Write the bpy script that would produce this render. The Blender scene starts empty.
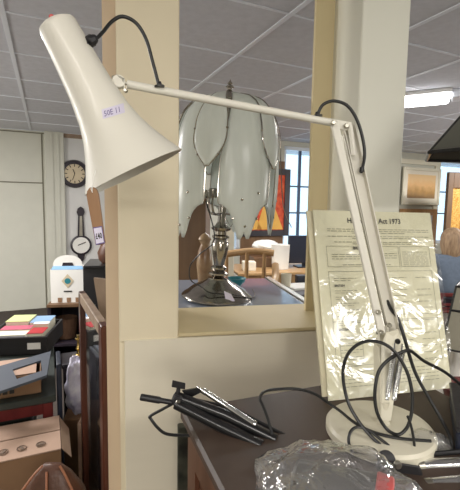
import bpy, math, random
from mathutils import Vector, Matrix, noise
random.seed(7)
PI = math.pi
R = math.radians
sc = bpy.context.scene
COL = sc.collection
F = 400.0
# ------------------------------------------------------------------ camera
CAM = Vector((0, 0, 1.5))
ROT = Matrix.Rotation(R(90 - 5.7), 3, 'X') @ Matrix.Rotation(R(0.93), 3, 'Z')
cd = bpy.data.cameras.new('camera'); cam = bpy.data.objects.new('camera', cd); COL.objects.link(cam)
cam.matrix_world = Matrix.Translation(CAM) @ ROT.to_4x4()
cd.sensor_fit = 'HORIZONTAL'; cd.sensor_width = 36; cd.lens = F / 460 * 36
cd.clip_start = 0.02; cd.clip_end = 200
sc.camera = cam
def ray(px, py): return ROT @ Vector(((px - 230) / F, -(py - 245) / F, -1))
def at(px, py, Y): d = ray(px, py); return CAM + d * (Y / d.y)
def atz(px, py, z): d = ray(px, py); return CAM + d * ((z - CAM.z) / d.z)
def V(*a): return Vector(a)

# ------------------------------------------------------------------ materials
def mat(name, c, rough=.6, metal=0, var=.06, scale=8, bump=0, bscale=60, c2=None, spec=.5, coat=0, stretch=(1, 1, 1), emit=0):
    m = bpy.data.materials.new(name); m.use_nodes = True
    n = m.node_tree.nodes; l = m.node_tree.links; b = n['Principled BSDF']
    b.inputs['Roughness'].default_value = rough; b.inputs['Metallic'].default_value = metal
    b.inputs['Specular IOR Level'].default_value = spec; b.inputs['Coat Weight'].default_value = coat
    tc = n.new('ShaderNodeTexCoord'); mp = n.new('ShaderNodeMapping'); mp.inputs['Scale'].default_value = stretch
    l.new(tc.outputs['Object'], mp.inputs[0])
    nz = n.new('ShaderNodeTexNoise'); nz.inputs['Scale'].default_value = scale; nz.inputs['Detail'].default_value = 5
    l.new(mp.outputs[0], nz.inputs['Vector'])
    r = n.new('ShaderNodeValToRGB'); r.color_ramp.elements[0].position = .3; r.color_ramp.elements[1].position = .7
    if c2 is None:
        ca = [max(0, x * (1 - var)) for x in c]; cb = [min(1, x * (1 + var)) for x in c]
    else: ca, cb = c, c2
    r.color_ramp.elements[0].color = (*ca, 1); r.color_ramp.elements[1].color = (*cb, 1)
    l.new(nz.outputs['Fac'], r.inputs[0]); l.new(r.outputs[0], b.inputs['Base Color'])
    if emit:
        l.new(r.outputs[0], b.inputs['Emission Color']); b.inputs['Emission Strength'].default_value = emit
    if bump:
        n2 = n.new('ShaderNodeTexNoise'); n2.inputs['Scale'].default_value = bscale; n2.inputs['Detail'].default_value = 4
        l.new(mp.outputs[0], n2.inputs['Vector'])
        bp = n.new('ShaderNodeBump'); bp.inputs['Strength'].default_value = bump; bp.inputs['Distance'].default_value = .004
        l.new(n2.outputs['Fac'], bp.inputs['Height']); l.new(bp.outputs[0], b.inputs['Normal'])
    return m
def S(r, g, b):   # sRGB 0-255 to linear
    f = lambda u: (u / 255 / 12.92) if u / 255 <= .04045 else ((u / 255 + .055) / 1.055) ** 2.4
    return (f(r), f(g), f(b))
def film(name, tint, mixfac, rough=.08, bump=.9, bscale=14, base=None, basefac=0.0):
    """clear plastic film: transparent with a glossy coat and wrinkles"""
    m = bpy.data.materials.new(name); m.use_nodes = True
    n = m.node_tree.nodes; l = m.node_tree.links; n.remove(n['Principled BSDF'])
    out = n['Material Output']; tr = n.new('ShaderNodeBsdfTransparent'); tr.inputs[0].default_value = (*tint, 1)
    gl = n.new('ShaderNodeBsdfGlossy'); gl.inputs['Roughness'].default_value = rough; gl.inputs[0].default_value = (1, 1, 1, 1)
    fr = n.new('ShaderNodeLayerWeight'); fr.inputs['Blend'].default_value = .5; pw = n.new('ShaderNodeMath'); pw.operation = 'POWER'; pw.inputs[1].default_value = 3.5; l.new(fr.outputs['Facing'], pw.inputs[0])
    ad = n.new('ShaderNodeMath'); ad.operation = 'ADD'; ad.inputs[1].default_value = mixfac; ad.use_clamp = True
    tc = n.new('ShaderNodeTexCoord'); nz = n.new('ShaderNodeTexNoise'); nz.inputs['Scale'].default_value = bscale
    nz.inputs['Detail'].default_value = 3; nz.inputs['Distortion'].default_value = 1.5
    l.new(tc.outputs['Object'], nz.inputs['Vector'])
    bp = n.new('ShaderNodeBump'); bp.inputs['Strength'].default_value = bump; bp.inputs['Distance'].default_value = .01
    l.new(nz.outputs['Fac'], bp.inputs['Height']); l.new(bp.outputs[0], gl.inputs['Normal']); l.new(bp.outputs[0], fr.inputs['Normal'])
    l.new(pw.outputs[0], ad.inputs[0]); mx = n.new('ShaderNodeMixShader'); l.new(ad.outputs[0], mx.inputs[0])
    last = tr
    if base:
        df = n.new('ShaderNodeBsdfDiffuse'); df.inputs[0].default_value = (*base, 1)
        m2 = n.new('ShaderNodeMixShader'); m2.inputs[0].default_value = basefac
        l.new(tr.outputs[0], m2.inputs[1]); l.new(df.outputs[0], m2.inputs[2]); last = m2
    l.new(last.outputs[0], mx.inputs[1]); l.new(gl.outputs[0], mx.inputs[2]); l.new(mx.outputs[0], out.inputs[0])
    return m
def wood(name, a, b, rough=.45, stretch=(1, 1, .12), scale=14): return mat(name, a, rough, c2=b, scale=scale, stretch=stretch, bump=.15, bscale=40)

M = {}
M['lamp_white'] = mat('cream_enamel', S(222, 218, 206), .42, var=.02, coat=.08)
M['lamp_inner'] = mat('white_enamel', S(232, 232, 230), .4, var=.01)
M['base_white'] = mat('aged_cream_enamel', S(214, 208, 188), .35, var=.03, coat=.2)
M['chrome'] = mat('chrome', (.72, .72, .72), .12, 1, var=.02)
M['dark_chrome'] = mat('smoked_nickel', (.38, .35, .31), .16, 1, var=.15, scale=30)
M['steel'] = mat('worn_steel', (.5, .48, .42), .3, 1, var=.1)
M['black'] = mat('black_rubber', (.012, .012, .012), .38)
M['black_metal'] = mat('black_enamel', (.010, .010, .011), .3, coat=.3)
M['black_plastic'] = mat('black_plastic', (.015, .014, .016), .45, bump=.2)
M['cream_post'] = mat('warm_cream_paint', S(224, 212, 184), .62, var=.03, scale=5, bump=.12, bscale=18)
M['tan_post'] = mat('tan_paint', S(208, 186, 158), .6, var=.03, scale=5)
M['pale_post'] = mat('pale_cream_paint', S(228, 227, 214), .6, var=.015, scale=4, bump=.1, bscale=14)
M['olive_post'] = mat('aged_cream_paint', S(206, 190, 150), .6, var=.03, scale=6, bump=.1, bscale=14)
M['panel_paint'] = mat('cream_plank_paint', S(222, 214, 194), .6, var=.05, scale=5, bump=.2, bscale=12, stretch=(.3, .3, 1.6))
M['wall_cream'] = mat('wall_cream', S(204, 203, 190), .6, var=.02)
M['wall_white'] = mat('wall_white', S(214, 213, 210), .6, var=.02)
M['wall_brown'] = wood('brown_boarding', S(112, 82, 56), S(136, 104, 74), .6)
M['groove'] = mat('groove_shadow_paint', S(120, 116, 100), .8)
M['tile'] = mat('mineral_ceiling_tile', S(212, 213, 220), .95, var=.05, scale=20, bump=.3, bscale=160)
M['grid'] = mat('ceiling_grid_metal', S(232, 236, 245), .4, var=.02)
M['floor'] = mat('brown_carpet', S(66, 58, 52), .95, var=.2, scale=30, bump=.6, bscale=300)
M['bureau'] = wood('dark_bureau_wood', S(56, 44, 37), S(80, 64, 54), .5, (1, .15, 1), 10)
M['bureau_side'] = wood('dark_bureau_side', S(72, 44, 30), S(98, 62, 44), .35)
M['mahogany'] = wood('mahogany', S(66, 34, 24), S(92, 50, 36), .35)
M['red_wood'] = wood('red_stained_wood', S(92, 34, 34), S(116, 46, 44), .35)
M['brown_wood'] = wood('brown_wood', S(92, 68, 48), S(120, 92, 66), .45)
M['honey_wood'] = wood('honey_wood', S(166, 130, 88), S(192, 156, 110), .4)
M['paddle_wood'] = wood('paddle_wood', S(134, 98, 68), S(164, 128, 94), .45)
M['driftwood'] = wood('weathered_wood', S(134, 112, 94), S(160, 138, 116), .6)
M['card'] = mat('cardboard', S(184, 154, 134), .85, var=.05, scale=12, stretch=(1, 1, 5))
M['card_dark'] = mat('cardboard_brown', S(140, 108, 80), .85, var=.05, scale=12)
M['tape'] = mat('ink_grey', S(120, 100, 84), .7)
M['ink'] = mat('black_ink', S(52, 50, 46), .7)
M['ink_soft'] = mat('grey_ink', S(128, 124, 100), .7)
M['ink_purple'] = mat('purple_ink', S(98, 84, 140), .7)
M['paper'] = mat('cream_paper', S(224, 220, 192), .6, var=.02, scale=6)
M['paper_old'] = mat('buff_card', S(204, 196, 168), .7, var=.03)
M['sticker'] = mat('lilac_sticker', S(214, 208, 226), .5, var=.01)
M['white_paper'] = mat('white_paper', S(232, 230, 224), .6, var=.02)
M['blue_grey'] = mat('blue_grey_plastic', S(78, 84, 94), .6, var=.05)
M['dark_green'] = mat('dark_green_leather', S(50, 56, 52), .5, var=.1)
M['leather'] = mat('brown_leather', S(88, 56, 40), .45, var=.2, scale=12, bump=.4, bscale=80)
M['leather_edge'] = mat('tan_piping', S(158, 104, 76), .5)
M['wicker'] = mat('wicker', S(138, 104, 80), .7, var=.25, scale=60, stretch=(1, 1, .2), bump=.5)
M['brass'] = mat('brass', (.62, .45, .16), .25, 1)
M['teal'] = mat('teal_print', S(48, 130, 140), .4)
M['blue_print'] = mat('blue_print', S(128, 170, 205), .6)
M['clock_face'] = mat('aged_dial', S(206, 190, 160), .5, var=.05)
M['denim'] = mat('blue_grey_denim', S(98, 110, 126), .85, var=.1, scale=30, bump=.4, bscale=120)
M['skin'] = mat('skin', S(205, 160, 135), .55)
M['hair'] = mat('blonde_brown_hair', S(134, 108, 84), .6, c2=S(176, 148, 116), scale=60, stretch=(1, 1, .15), bump=.8, bscale=90)
M['trouser'] = mat('dark_trousers', S(50, 46, 56), .8)
M['gold'] = mat('gold_beadwork', S(186, 118, 40), .35, metal=.3, c2=S(240, 200, 120), scale=55, bump=.5)
M['crimson'] = mat('crimson_cloth', S(140, 30, 44), .7)
M['red_print'] = mat('red_orange_print', S(190, 40, 24), .6, c2=S(244, 110, 60), scale=14)
M['yellow_print'] = mat('yellow_print', S(246, 190, 90), .6)
M['dark_frame'] = mat('dark_frame_wood', S(44, 38, 46), .4)
M['white_frame'] = mat('white_frame_paint', S(226, 220, 200), .5, var=.02)
M['mount'] = mat('cream_mount', S(232, 224, 206), .8, var=.01)
M['tan_frame'] = wood('tan_frame_wood', S(170, 128, 84), S(190, 148, 100), .5)
M['stone'] = mat('mottled_dark_stone', S(36, 38, 34), .35, c2=S(84, 86, 74), scale=26)
M['navy'] = mat('navy_plastic', S(32, 38, 54), .5)
M['monitor'] = mat('dark_screen_plastic', S(32, 36, 50), .35)
M['pinkish'] = mat('faded_pink_red_plastic', S(196, 92, 90), .4)
M['shade_grey'] = mat('dull_grey_enamel', S(78, 76, 74), .4, var=.1)
M['panel_glass'] = mat('grey_green_panel_glass', S(142, 138, 124), .35, var=.06, scale=14)
M['panel_dark'] = mat('smoky_panel_glass', S(84, 84, 76), .3, var=.1)
M['tube'] = mat('lit_fluorescent_tube', (1, 1, 1), .4, var=0, emit=9)
M['counter_glass'] = mat('blue_grey_counter_glass', S(150, 160, 176), .12, var=.06, scale=6, coat=.5)
M['ceramic'] = mat('brown_ceramic', S(120, 86, 58), .3, c2=S(186, 160, 124), scale=9)
M['purple_print'] = mat('lilac_print', S(176, 170, 200), .5, c2=S(226, 224, 232), scale=18)
M['film'] = film('clear_plastic_film', (.97, .97, .96), .085, .2, .75, 10)
M['bag_film'] = film('clear_bag_plastic', (.93, .93, .93), 0.10, .12, 1.0, 16, base=(.62, .62, .62), basefac=.10)
M['glass'] = film('clear_pane_glass', (.9, .92, .92), .03, .03, 0, 1)
def frosted():
    m = bpy.data.materials.new('frosted_petal_glass'); m.use_nodes = True
    n = m.node_tree.nodes; l = m.node_tree.links; b = n['Principled BSDF']
    b.inputs['Roughness'].default_value = .25
    tl = n.new('ShaderNodeBsdfTranslucent'); tl.inputs[0].default_value = (.9, .93, .9, 1)
    mx = n.new('ShaderNodeMixShader'); mx.inputs[0].default_value = .42
    tc = n.new('ShaderNodeTexCoord'); mp = n.new('ShaderNodeMapping'); mp.inputs['Scale'].default_value = (1, 1, .08)
    nz = n.new('ShaderNodeTexNoise'); nz.inputs['Scale'].default_value = 60; l.new(tc.outputs['Object'], mp.inputs[0]); l.new(mp.outputs[0], nz.inputs['Vector'])
    r = n.new('ShaderNodeValToRGB'); r.color_ramp.elements[0].color = (.62, .65, .61, 1); r.color_ramp.elements[1].color = (.82, .84, .80, 1)
    l.new(nz.outputs['Fac'], r.inputs[0]); l.new(r.outputs[0], b.inputs['Base Color'])
    l.new(b.outputs[0], mx.inputs[1]); l.new(tl.outputs[0], mx.inputs[2]); l.new(mx.outputs[0], n['Material Output'].inputs[0])
    return m
M['frost'] = frosted()
def picmat(name, cols):
    """vertical bands of a painted landscape"""
    m = bpy.data.materials.new(name); m.use_nodes = True
    n = m.node_tree.nodes; l = m.node_tree.links; b = n['Principled BSDF']; b.inputs['Roughness'].default_value = .5
    tc = n.new('ShaderNodeTexCoord'); sp = n.new('ShaderNodeSeparateXYZ'); l.new(tc.outputs['Generated'], sp.inputs[0])
    nz = n.new('ShaderNodeTexNoise'); nz.inputs['Scale'].default_value = 5; l.new(tc.outputs['Generated'], nz.inputs['Vector'])
    ad = n.new('ShaderNodeMath'); ad.operation = 'MULTIPLY_ADD'; ad.inputs[1].default_value = .35
    l.new(nz.outputs['Fac'], ad.inputs[0]); l.new(sp.outputs['Z'], ad.inputs[2])
    r = n.new('ShaderNodeValToRGB'); e = r.color_ramp.elements
    e[0].position = .2; e[0].color = (*cols[0], 1); e[1].position = 1.1 if False else 1.0; e[1].color = (*cols[-1], 1)
    for i, c in enumerate(cols[1:-1]):
        q = e.new(.2 + .8 * (i + 1) / (len(cols) - 1)); q.color = (*c, 1)
    l.new(ad.outputs[0], r.inputs[0]); l.new(r.outputs[0], b.inputs['Base Color'])
    return m
M['landscape'] = picmat('orange_landscape', [S(150, 120, 84), S(186, 146, 90), S(232, 186, 130), S(236, 200, 150)])
M['sketch'] = picmat('pale_sketch', [S(200, 180, 150), S(226, 214, 196), S(214, 212, 214)])

# ------------------------------------------------------------------ mesh builder
class MB:
    def __init__(s): s.v = []; s.f = []
    def add(s, vs, fs):
        o = len(s.v); s.v += [Vector(x) for x in vs]; s.f += [tuple(i + o for i in q) for q in fs]; return s
    def hexa(s, b, t):
        """b, t: four bottom and four top corners in the same turn order"""
        return s.add(list(b) + list(t), [(3, 2, 1, 0), (4, 5, 6, 7), (0, 1, 5, 4), (1, 2, 6, 5), (2, 3, 7, 6), (3, 0, 4, 7)])
    def box(s, o, ang, x, y, z, bev=0):
        o = Vector(o); a = Vector((math.cos(ang), math.sin(ang), 0)); b = Vector((-math.sin(ang), math.cos(ang), 0)); k = Vector((0, 0, 1))
        P = lambda i, j, h: o + a * i + b * j + k * h
        c = [(x[0], y[0]), (x[1], y[0]), (x[1], y[1]), (x[0], y[1])]
        if not bev: return s.hexa([P(i, j, z[0]) for i, j in c], [P(i, j, z[1]) for i, j in c])
        e = bev; pts = []
        rings = [(e, z[0]), (0, z[0] + e), (0, z[1] - e), (e, z[1])]
        for ins, h in rings:
            X0, X1, Y0, Y1 = x[0] + ins, x[1] - ins, y[0] + ins, y[1] - ins
            pts += [P(i, j, h) for i, j in ((X0 + e, Y0), (X1 - e, Y0), (X1, Y0 + e), (X1, Y1 - e), (X1 - e, Y1), (X0 + e, Y1), (X0, Y1 - e), (X0, Y0 + e))]
        fs = [tuple(reversed(range(8))), tuple(range(24, 32))]
        for r_ in range(3):
            for i in range(8): fs.append((r_ * 8 + i, r_ * 8 + (i + 1) % 8, r_ * 8 + 8 + (i + 1) % 8, r_ * 8 + 8 + i))
        return s.add(pts, fs)
    def quadslab(s, c, th):
        """c: four corners of a flat piece (turn order), th: thickness vector"""
        th = Vector(th); c = [Vector(q) for q in c]
        return s.hexa(c, [q + th for q in c])
    def tube(s, pts, r, seg=10, caps=True, closed=False):
        pts = [Vector(p) for p in pts]; n = len(pts); rr = r if isinstance(r, (list, tuple)) else [r] * n
        up = None; base = len(s.v)
        for i, p in enumerate(pts):
            t = (pts[min(i + 1, n - 1)] - pts[max(i - 1, 0)]).normalized()
            if up is None: up = t.orthogonal().normalized()
            up = (up - t * up.dot(t)).normalized(); w = t.cross(up)
            for k in range(seg):
                a = 2 * PI * k / seg; s.v.append(p + (up * math.cos(a) + w * math.sin(a)) * rr[i])
        for i in range(n - 1):
            for k in range(seg):
                a = base + i * seg + k; b = base + i * seg + (k + 1) % seg
                s.f.append((a, b, b + seg, a + seg))
        if caps:
            s.f.append(tuple(base + k for k in reversed(range(seg)))); s.f.append(tuple(base + (n - 1) * seg + k for k in range(seg)))
        return s
    def lathe(s, prof, o, axis=(0, 0, 1), seg=32, close=True):
        """prof: (radius, distance along axis)"""
        o = Vector(o); ax = Vector(axis).normalized(); u = ax.orthogonal().normalized(); w = ax.cross(u); base = len(s.v); n = len(prof)
        for r, h in prof:
            for k in range(seg):
                a = 2 * PI * k / seg; s.v.append(o + ax * h + (u * math.cos(a) + w * math.sin(a)) * max(r, 1e-5))
        for i in range(n - 1):
            for k in range(seg):
                a = base + i * seg + k; b = base + i * seg + (k + 1) % seg; s.f.append((a, b, b + seg, a + seg))
        if close:
            s.f.append(tuple(base + k for k in reversed(range(seg)))); s.f.append(tuple(base + (n - 1) * seg + k for k in range(seg)))
        return s
    def prism(s, poly, th):
        """poly: 3D polygon, th: extrusion vector"""
        th = Vector(th); n = len(poly); poly = [Vector(p) for p in poly]
        return s.add(poly + [p + th for p in poly], [tuple(reversed(range(n))), tuple(range(n, 2 * n))] + [(i, (i + 1) % n, n + (i + 1) % n, n + i) for i in range(n)])
    def build(s, name, m, parent=None, smooth=True, sharp=35, bevel=0, subsurf=0, solid=0):
        me = bpy.data.meshes.new(name)
        if parent is not None: o0 = parent.matrix_world.translation if False else WORLD[parent.name]
        else:
            xs = [v.x for v in s.v]; ys = [v.y for v in s.v]; zs = [v.z for v in s.v]
            o0 = Vector(((min(xs) + max(xs)) / 2, (min(ys) + max(ys)) / 2, min(zs)))
        me.from_pydata([tuple(v - o0) for v in s.v], [], s.f); me.update()
        import bmesh
        bm = bmesh.new(); bm.from_mesh(me); bmesh.ops.recalc_face_normals(bm, faces=bm.faces); bm.to_mesh(me); bm.free()
        if smooth:
            me.polygons.foreach_set('use_smooth', [True] * len(me.polygons)); me.set_sharp_from_angle(angle=R(sharp))
        ob = bpy.data.objects.new(name, me); COL.objects.link(ob)
        if isinstance(m, (list, tuple)):
            for x in m: me.materials.append(M[x])
        else: me.materials.append(M[m])
        if parent is None: ob.location = o0
        else: ob.parent = parent
        WORLD[ob.name] = o0.copy()
        if bevel:
            b = ob.modifiers.new('bevel', 'BEVEL'); b.width = bevel; b.segments = 2; b.limit_method = 'ANGLE'
        if solid:
            b = ob.modifiers.new('solid', 'SOLIDIFY'); b.thickness = solid; b.offset = 0
        if subsurf:
            b = ob.modifiers.new('sub', 'SUBSURF'); b.levels = subsurf; b.render_levels = subsurf
        return ob
WORLD = {}
def thing(name, label, cat, loc, group=None):
    o = bpy.data.objects.new(name, None); COL.objects.link(o); o.location = loc; o.empty_display_size = .05
    WORLD[o.name] = Vector(loc); o['label'] = label; o['category'] = cat
    if group: o['group'] = group
    return o
def tag(o, label, cat, group=None, kind=None):
    o['label'] = label; o['category'] = cat
    if group: o['group'] = group
    if kind: o['kind'] = kind
    return o
def struct(o, label=None):
    o['kind'] = 'structure'
    if label: o['label'] = label
    return o
def spline(P, n=8):
    P = [Vector(p) for p in P]; out = []
    for i in range(len(P) - 1):
        a = P[max(i - 1, 0)]; b = P[i]; c = P[i + 1]; d = P[min(i + 2, len(P) - 1)]
        for k in range(n):
            t = k / n; out.append(.5 * ((2 * b) + (c - a) * t + (2 * a - 5 * b + 4 * c - d) * t * t + (3 * b - a - 3 * c + d) * t ** 3))
    out.append(P[-1]); return out
def textmesh(body, size, mapf, name, m, parent, align='LEFT', extr=0, spacing=1.0, bold=0):
    """letters as a mesh; mapf turns flat letter coordinates into a point on the surface"""
    cu = bpy.data.curves.new('letters', 'FONT'); cu.body = body; cu.size = size; cu.align_x = align; cu.resolution_u = 2; cu.space_character = spacing; cu.offset = bold
    to = bpy.data.objects.new('letters', cu); COL.objects.link(to)
    dg = bpy.context.evaluated_depsgraph_get(); me = bpy.data.meshes.new_from_object(to.evaluated_get(dg))
    vs = [mapf(v.co.x, v.co.y) for v in me.vertices]; fs = [tuple(p.vertices) for p in me.polygons]
    bpy.data.objects.remove(to); bpy.data.curves.remove(cu); bpy.data.meshes.remove(me)
    mb = MB(); mb.add(vs, fs); return mb.build(name, m, parent, smooth=False)

# ================================================================== THE ROOM
A = R(24.5)
E2 = V(math.cos(A), math.sin(A), 0); E1 = V(-math.sin(A), math.cos(A), 0); UZ = V(0, 0, 1)
CZ = 2.46
P1 = atz(0, 128, CZ); P1.z = 0
P2 = atz(412, 153, CZ); P2.z = 0
def loc2(p, org=P1):  # room coordinates along (E2, E1)
    d = p - org; return d.dot(E2), d.dot(E1)
# extents in room coordinates, from P1
j2 = loc2(P2)        # jog line
JX = 2.05            # where the wall steps forward, hidden behind the left post
struct(MB().box(P1, A, (-3.5, 12), (-10.5, .3), (-.1, 0)).build('floor', 'floor', smooth=False))
ce = struct(MB().box(P1, A, (-3.5, 12), (-9.5, .3), (CZ, CZ + .1)).build('ceiling', 'tile', smooth=False))
# ceiling grid: one cross bar passes the px (20,20) line, one runner passes (3,0)-(28,122)
g = MB(); a0 = loc2(atz(20, 56, CZ)); a1 = loc2(atz(15, 60, CZ))
x = .36 - .66 * 5
while x < 12:
    g.box(P1, A, (x - .013, x + .013), (-9.5, .3), (CZ - .006, CZ + .001)); x += .66
y = -3.74 - .62 * 9
while y < .3:
    if y > -9.5: g.box(P1, A, (-3.5, 12), (y - .008, y + .008), (CZ - .0045, CZ + .001))
    y += .62
struct(g.build('ceiling_grid', 'grid', ce, smooth=False))
# back wall, left stretch: cream cupboard panels, pilaster, white wall
s48 = None
def wall_s(px, org, py=200):   # distance along the wall through org where pixel column px meets it
    d = ray(px, py); n = E1; t = (org - CAM).dot(n) / d.dot(n); return (CAM + d * t - org).dot(E2)
s46 = wall_s(46, P1); s65 = wall_s(65, P1)
wl = struct(MB().box(P1, A, (-3.5, s46), (0, .12), (0, CZ)).build('wall_back_left', 'wall_cream', smooth=False))
gm = MB(); zs = atz
zseam = (at(20, 182, 1) - CAM)
def wall_z(px, py, org):
    d = ray(px, py); t = (org - CAM).dot(E1) / d.dot(E1); return (CAM + d * t).z
z1 = wall_z(10, 182, P1); s44 = wall_s(43.5, P1)
for sx in (s44, s44 - 1.2, s44 - 2.4): gm.box(P1, A, (sx - .008, sx + .008), (-.006, .005), (0, CZ - .03))
gm.box(P1, A, (-3.5, s44), (-.006, .005), (z1 - .008, z1 + .008))
gm.box(P1, A, (-3.5, s46), (-.008, .005), (CZ - .035, CZ - .02))
struct(gm.build('trim_1', 'groove', smooth=False))
pil = MB().box(P1, A, (s46, s65), (-.07, .12), (0, CZ), .006)
for q in (.3, .62): pil.box(P1, A, (s46 + (s65 - s46) * q, s46 + (s65 - s46) * q + .03), (-.082, -.07), (0, CZ))
struct(pil.build('trim_2', 'wall_cream'))
struct(MB().box(P1, A, (s65, JX + .1), (0, .12), (0, CZ)).build('wall_back', 'wall_white', smooth=False))
struct(MB().box(P1, A, (s65, JX), (-.02, 0), (CZ - .06, CZ)).build('trim_3', 'driftwood', smooth=False))
struct(MB().box(P1, A, (JX, JX + .12), (j2[1] + .1, .1), (0, CZ)).build('wall_side', 'wall_white', smooth=False))
struct(MB().box(P1, A, (-3.6, -3.5), (-9.5, .3), (0, CZ)).build('wall_left', 'wall_cream', smooth=False))
struct(MB().box(P1, A, (12, 12.1), (-9.5, .3), (0, CZ)).build('wall_right', 'wall_cream', smooth=False))
struct(MB().box(P1, A, (-3.6, 12.1), (-9.6, -9.5), (0, CZ)).build('wall_front', 'wall_cream', smooth=False))
# back wall, right stretch with window openings (px columns)
def sw(px): return wall_s(px, P2)
SILL = wall_z(300, 249, P2); HEAD = wall_z(300, 147, P2)
SILL3 = .85; HEAD3 = wall_z(448, 160, P2)
ops = [(sw(223), sw(241), SILL, HEAD), (sw(283), sw(318), SILL, HEAD), (sw(437.5), sw(437.5) + 1.7, SILL3, HEAD3)]
s_start = (P1 + E2 * JX - P2).dot(E2); s_end = (P1 + E2 * 12 - P2).dot(E2)
w = MB(); cur = s_start
for a_, b_, z0, z1_ in ops:
    w.box(P2, A, (cur, a_), (0, .16), (0, CZ)); w.box(P2, A, (a_, b_), (0, .16), (0, z0)); w.box(P2, A, (a_, b_), (0, .16), (z1_, CZ)); cur = b_
w.box(P2, A, (cur, s_end), (0, .16), (0, CZ))
struct(w.build('wall_back_right', 'wall_cream', smooth=False))
# dark window bars and panes
M['bar'] = mat('dark_blue_window_bar', S(70, 90, 120), .4)
M['win_white'] = mat('window_paint', S(226, 232, 240), .5, var=.01)
for i, (a_, b_, z0, z1_) in enumerate(ops):
    fr = MB()
    t_ = .05
    fr.box(P2, A, (a_, a_ + t_), (.03, .1), (z0, z1_)); fr.box(P2, A, (b_ - t_, b_), (.03, .1), (z0, z1_))
    fr.box(P2, A, (a_, b_), (.03, .1), (z0, z0 + t_)); fr.box(P2, A, (a_, b_), (.03, .1), (z1_ - t_, z1_))
    wo = struct(fr.build('window_%d' % (i + 1), 'win_white', smooth=False))
    br = MB(); mid = (a_ + b_) / 2
    br.box(P2, A, (mid - .02, mid + .02), (.05, .08), (z0 + t_, z1_ - t_))
    for k in (.36, .62): br.box(P2, A, (a_ + t_, b_ - t_), (.055, .075), (z0 + (z1_ - z0) * k - .012, z0 + (z1_ - z0) * k + .012))
    struct(br.build('window_bar', 'bar', wo, smooth=False))
    struct(MB().box(P2, A, (a_ + t_, b_ - t_), (.062, .068), (z0 + t_, z1_ - t_)).build('window_pane', 'glass', wo, smooth=False))
# timber-boarded stretch between the two windows
struct(MB().box(P2, A, (sw(241), sw(283)), (-.02, 0), (.3, wall_z(260, 160, P2))).build('trim_4', 'wall_brown', smooth=False))
# cream frame moulding on the right stretch
tr = MB(); sA = sw(399); sB = sw(437)
tr.box(P2, A, (sB - .12, sB), (-.03, 0), (0, CZ)); tr.box(P2, A, (sA - 1, sB), (-.035, 0), (wall_z(420, 162, P2) - .05, wall_z(420, 162, P2) + .03))
struct(tr.build('trim_5', 'white_frame', smooth=False))

# ================================================================== PARTITION (half wall with two posts)
AW = R(11.5); U = V(math.cos(AW), math.sin(AW), 0); N = V(-math.sin(AW), math.cos(AW), 0)
P0 = at(119, 290, 1.0); P0.z = 0
def ws(px, py, back=0):
    d = ray(px, py); o = P0 + N * back; t = (o - CAM).dot(N) / d.dot(N); q = CAM + d * t; return (q - P0).dot(U), q.z
sL = ws(117, 150)[0]; sR = ws(179, 150)[0]; sStrip = ws(104.5, 200, .05)[0]
zS = ws(230, 333)[1]; sPanel = ws(125, 400)[0]
sP0 = ws(360.5, 60)[0]; sP1 = ws(408, 60)[0]; sB0 = ws(312.5, 120, .17)[0]
struct(MB().box(P0, AW, (sL, sR), (0, .26), (zS - .012, CZ), .003).build('trim_6', 'cream_post', smooth=True), 'cream boxed post at the left of the opening')
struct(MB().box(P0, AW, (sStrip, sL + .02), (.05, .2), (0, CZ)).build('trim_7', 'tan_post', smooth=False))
struct(MB().box(P0, AW, (sP0, sP1), (0, .26), (zS - .012, CZ), .003).build('trim_8', 'pale_post', smooth=True), 'pale cream post at the right of the opening')
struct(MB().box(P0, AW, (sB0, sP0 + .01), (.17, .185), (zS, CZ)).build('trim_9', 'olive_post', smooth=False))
hw = struct(MB().box(P0, AW, (sL, sP1), (0.004, .26), (0, zS - .002)).build('wall_partition', 'cream_post', smooth=False))
struct(MB().box(P0, AW, (sPanel, sP1), (-.005, .004), (.01, zS - .006), .0015).build('partition_board', 'panel_paint', hw))
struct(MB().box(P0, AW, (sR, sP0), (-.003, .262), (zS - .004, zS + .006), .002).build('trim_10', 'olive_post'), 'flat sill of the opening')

# ================================================================== BUREAU
BZ = 1.11; AB = R(21)
c0 = atz(180, 408, BZ); c0.z = 0
EB2 = V(math.cos(AB), math.sin(AB), 0); EB1 = V(-math.sin(AB), math.cos(AB), 0)
cR = atz(450, 396, BZ); BW = (cR - c0).dot(EB2); BD = .52
bu = thing('bureau', 'dark brown wooden bureau carrying the lamps and the poster', 'bureau', c0 + EB2 * BW / 2 - EB1 * BD / 2)
MB().box(c0, AB, (0, BW), (-BD, 0), (BZ - .022, BZ), .005).build('top', 'bureau', bu)
MB().box(c0, AB, (.02, BW - .02), (-BD + .02, -.015), (.06, BZ - .022)).build('carcass', 'bureau_side', bu, smooth=False)
sp = MB()
for a_, b_ in ((-.065, -.015), (-BD + .02, -BD + .07)): sp.box(c0, AB, (.012, .02), (a_, b_), (.06, BZ - .022))
sp.box(c0, AB, (.012, .02), (-BD + .07, -.065), (BZ - .09, BZ - .022)); sp.box(c0, AB, (.012, .02), (-BD + .07, -.065), (.06, .14))
sp.build('side_frame', 'bureau_side', bu, smooth=False)
for k in (0, 1):
    x0 = .03 + k * (BW / 2 - .025); dr = MB().box(c0, AB, (x0, x0 + BW / 2 - .035), (-BD + .004, -BD + .02), (.1, BZ - .2), .003).build('door', 'bureau_side', bu)
    MB().lathe([(.004, 0), (.004, .01), (.011, .016), (.009, .024)], c0 + EB2 * (x0 + (.03 if k else BW / 2 - .065)) - EB1 * (BD - .004) + UZ * .6, -EB1, 16).build('knob', 'brass', dr)
dr = MB().box(c0, AB, (.03, BW - .03), (-BD + .004, -BD + .02), (BZ - .19, BZ - .04), .003).build('drawer', 'bureau_side', bu)
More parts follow.
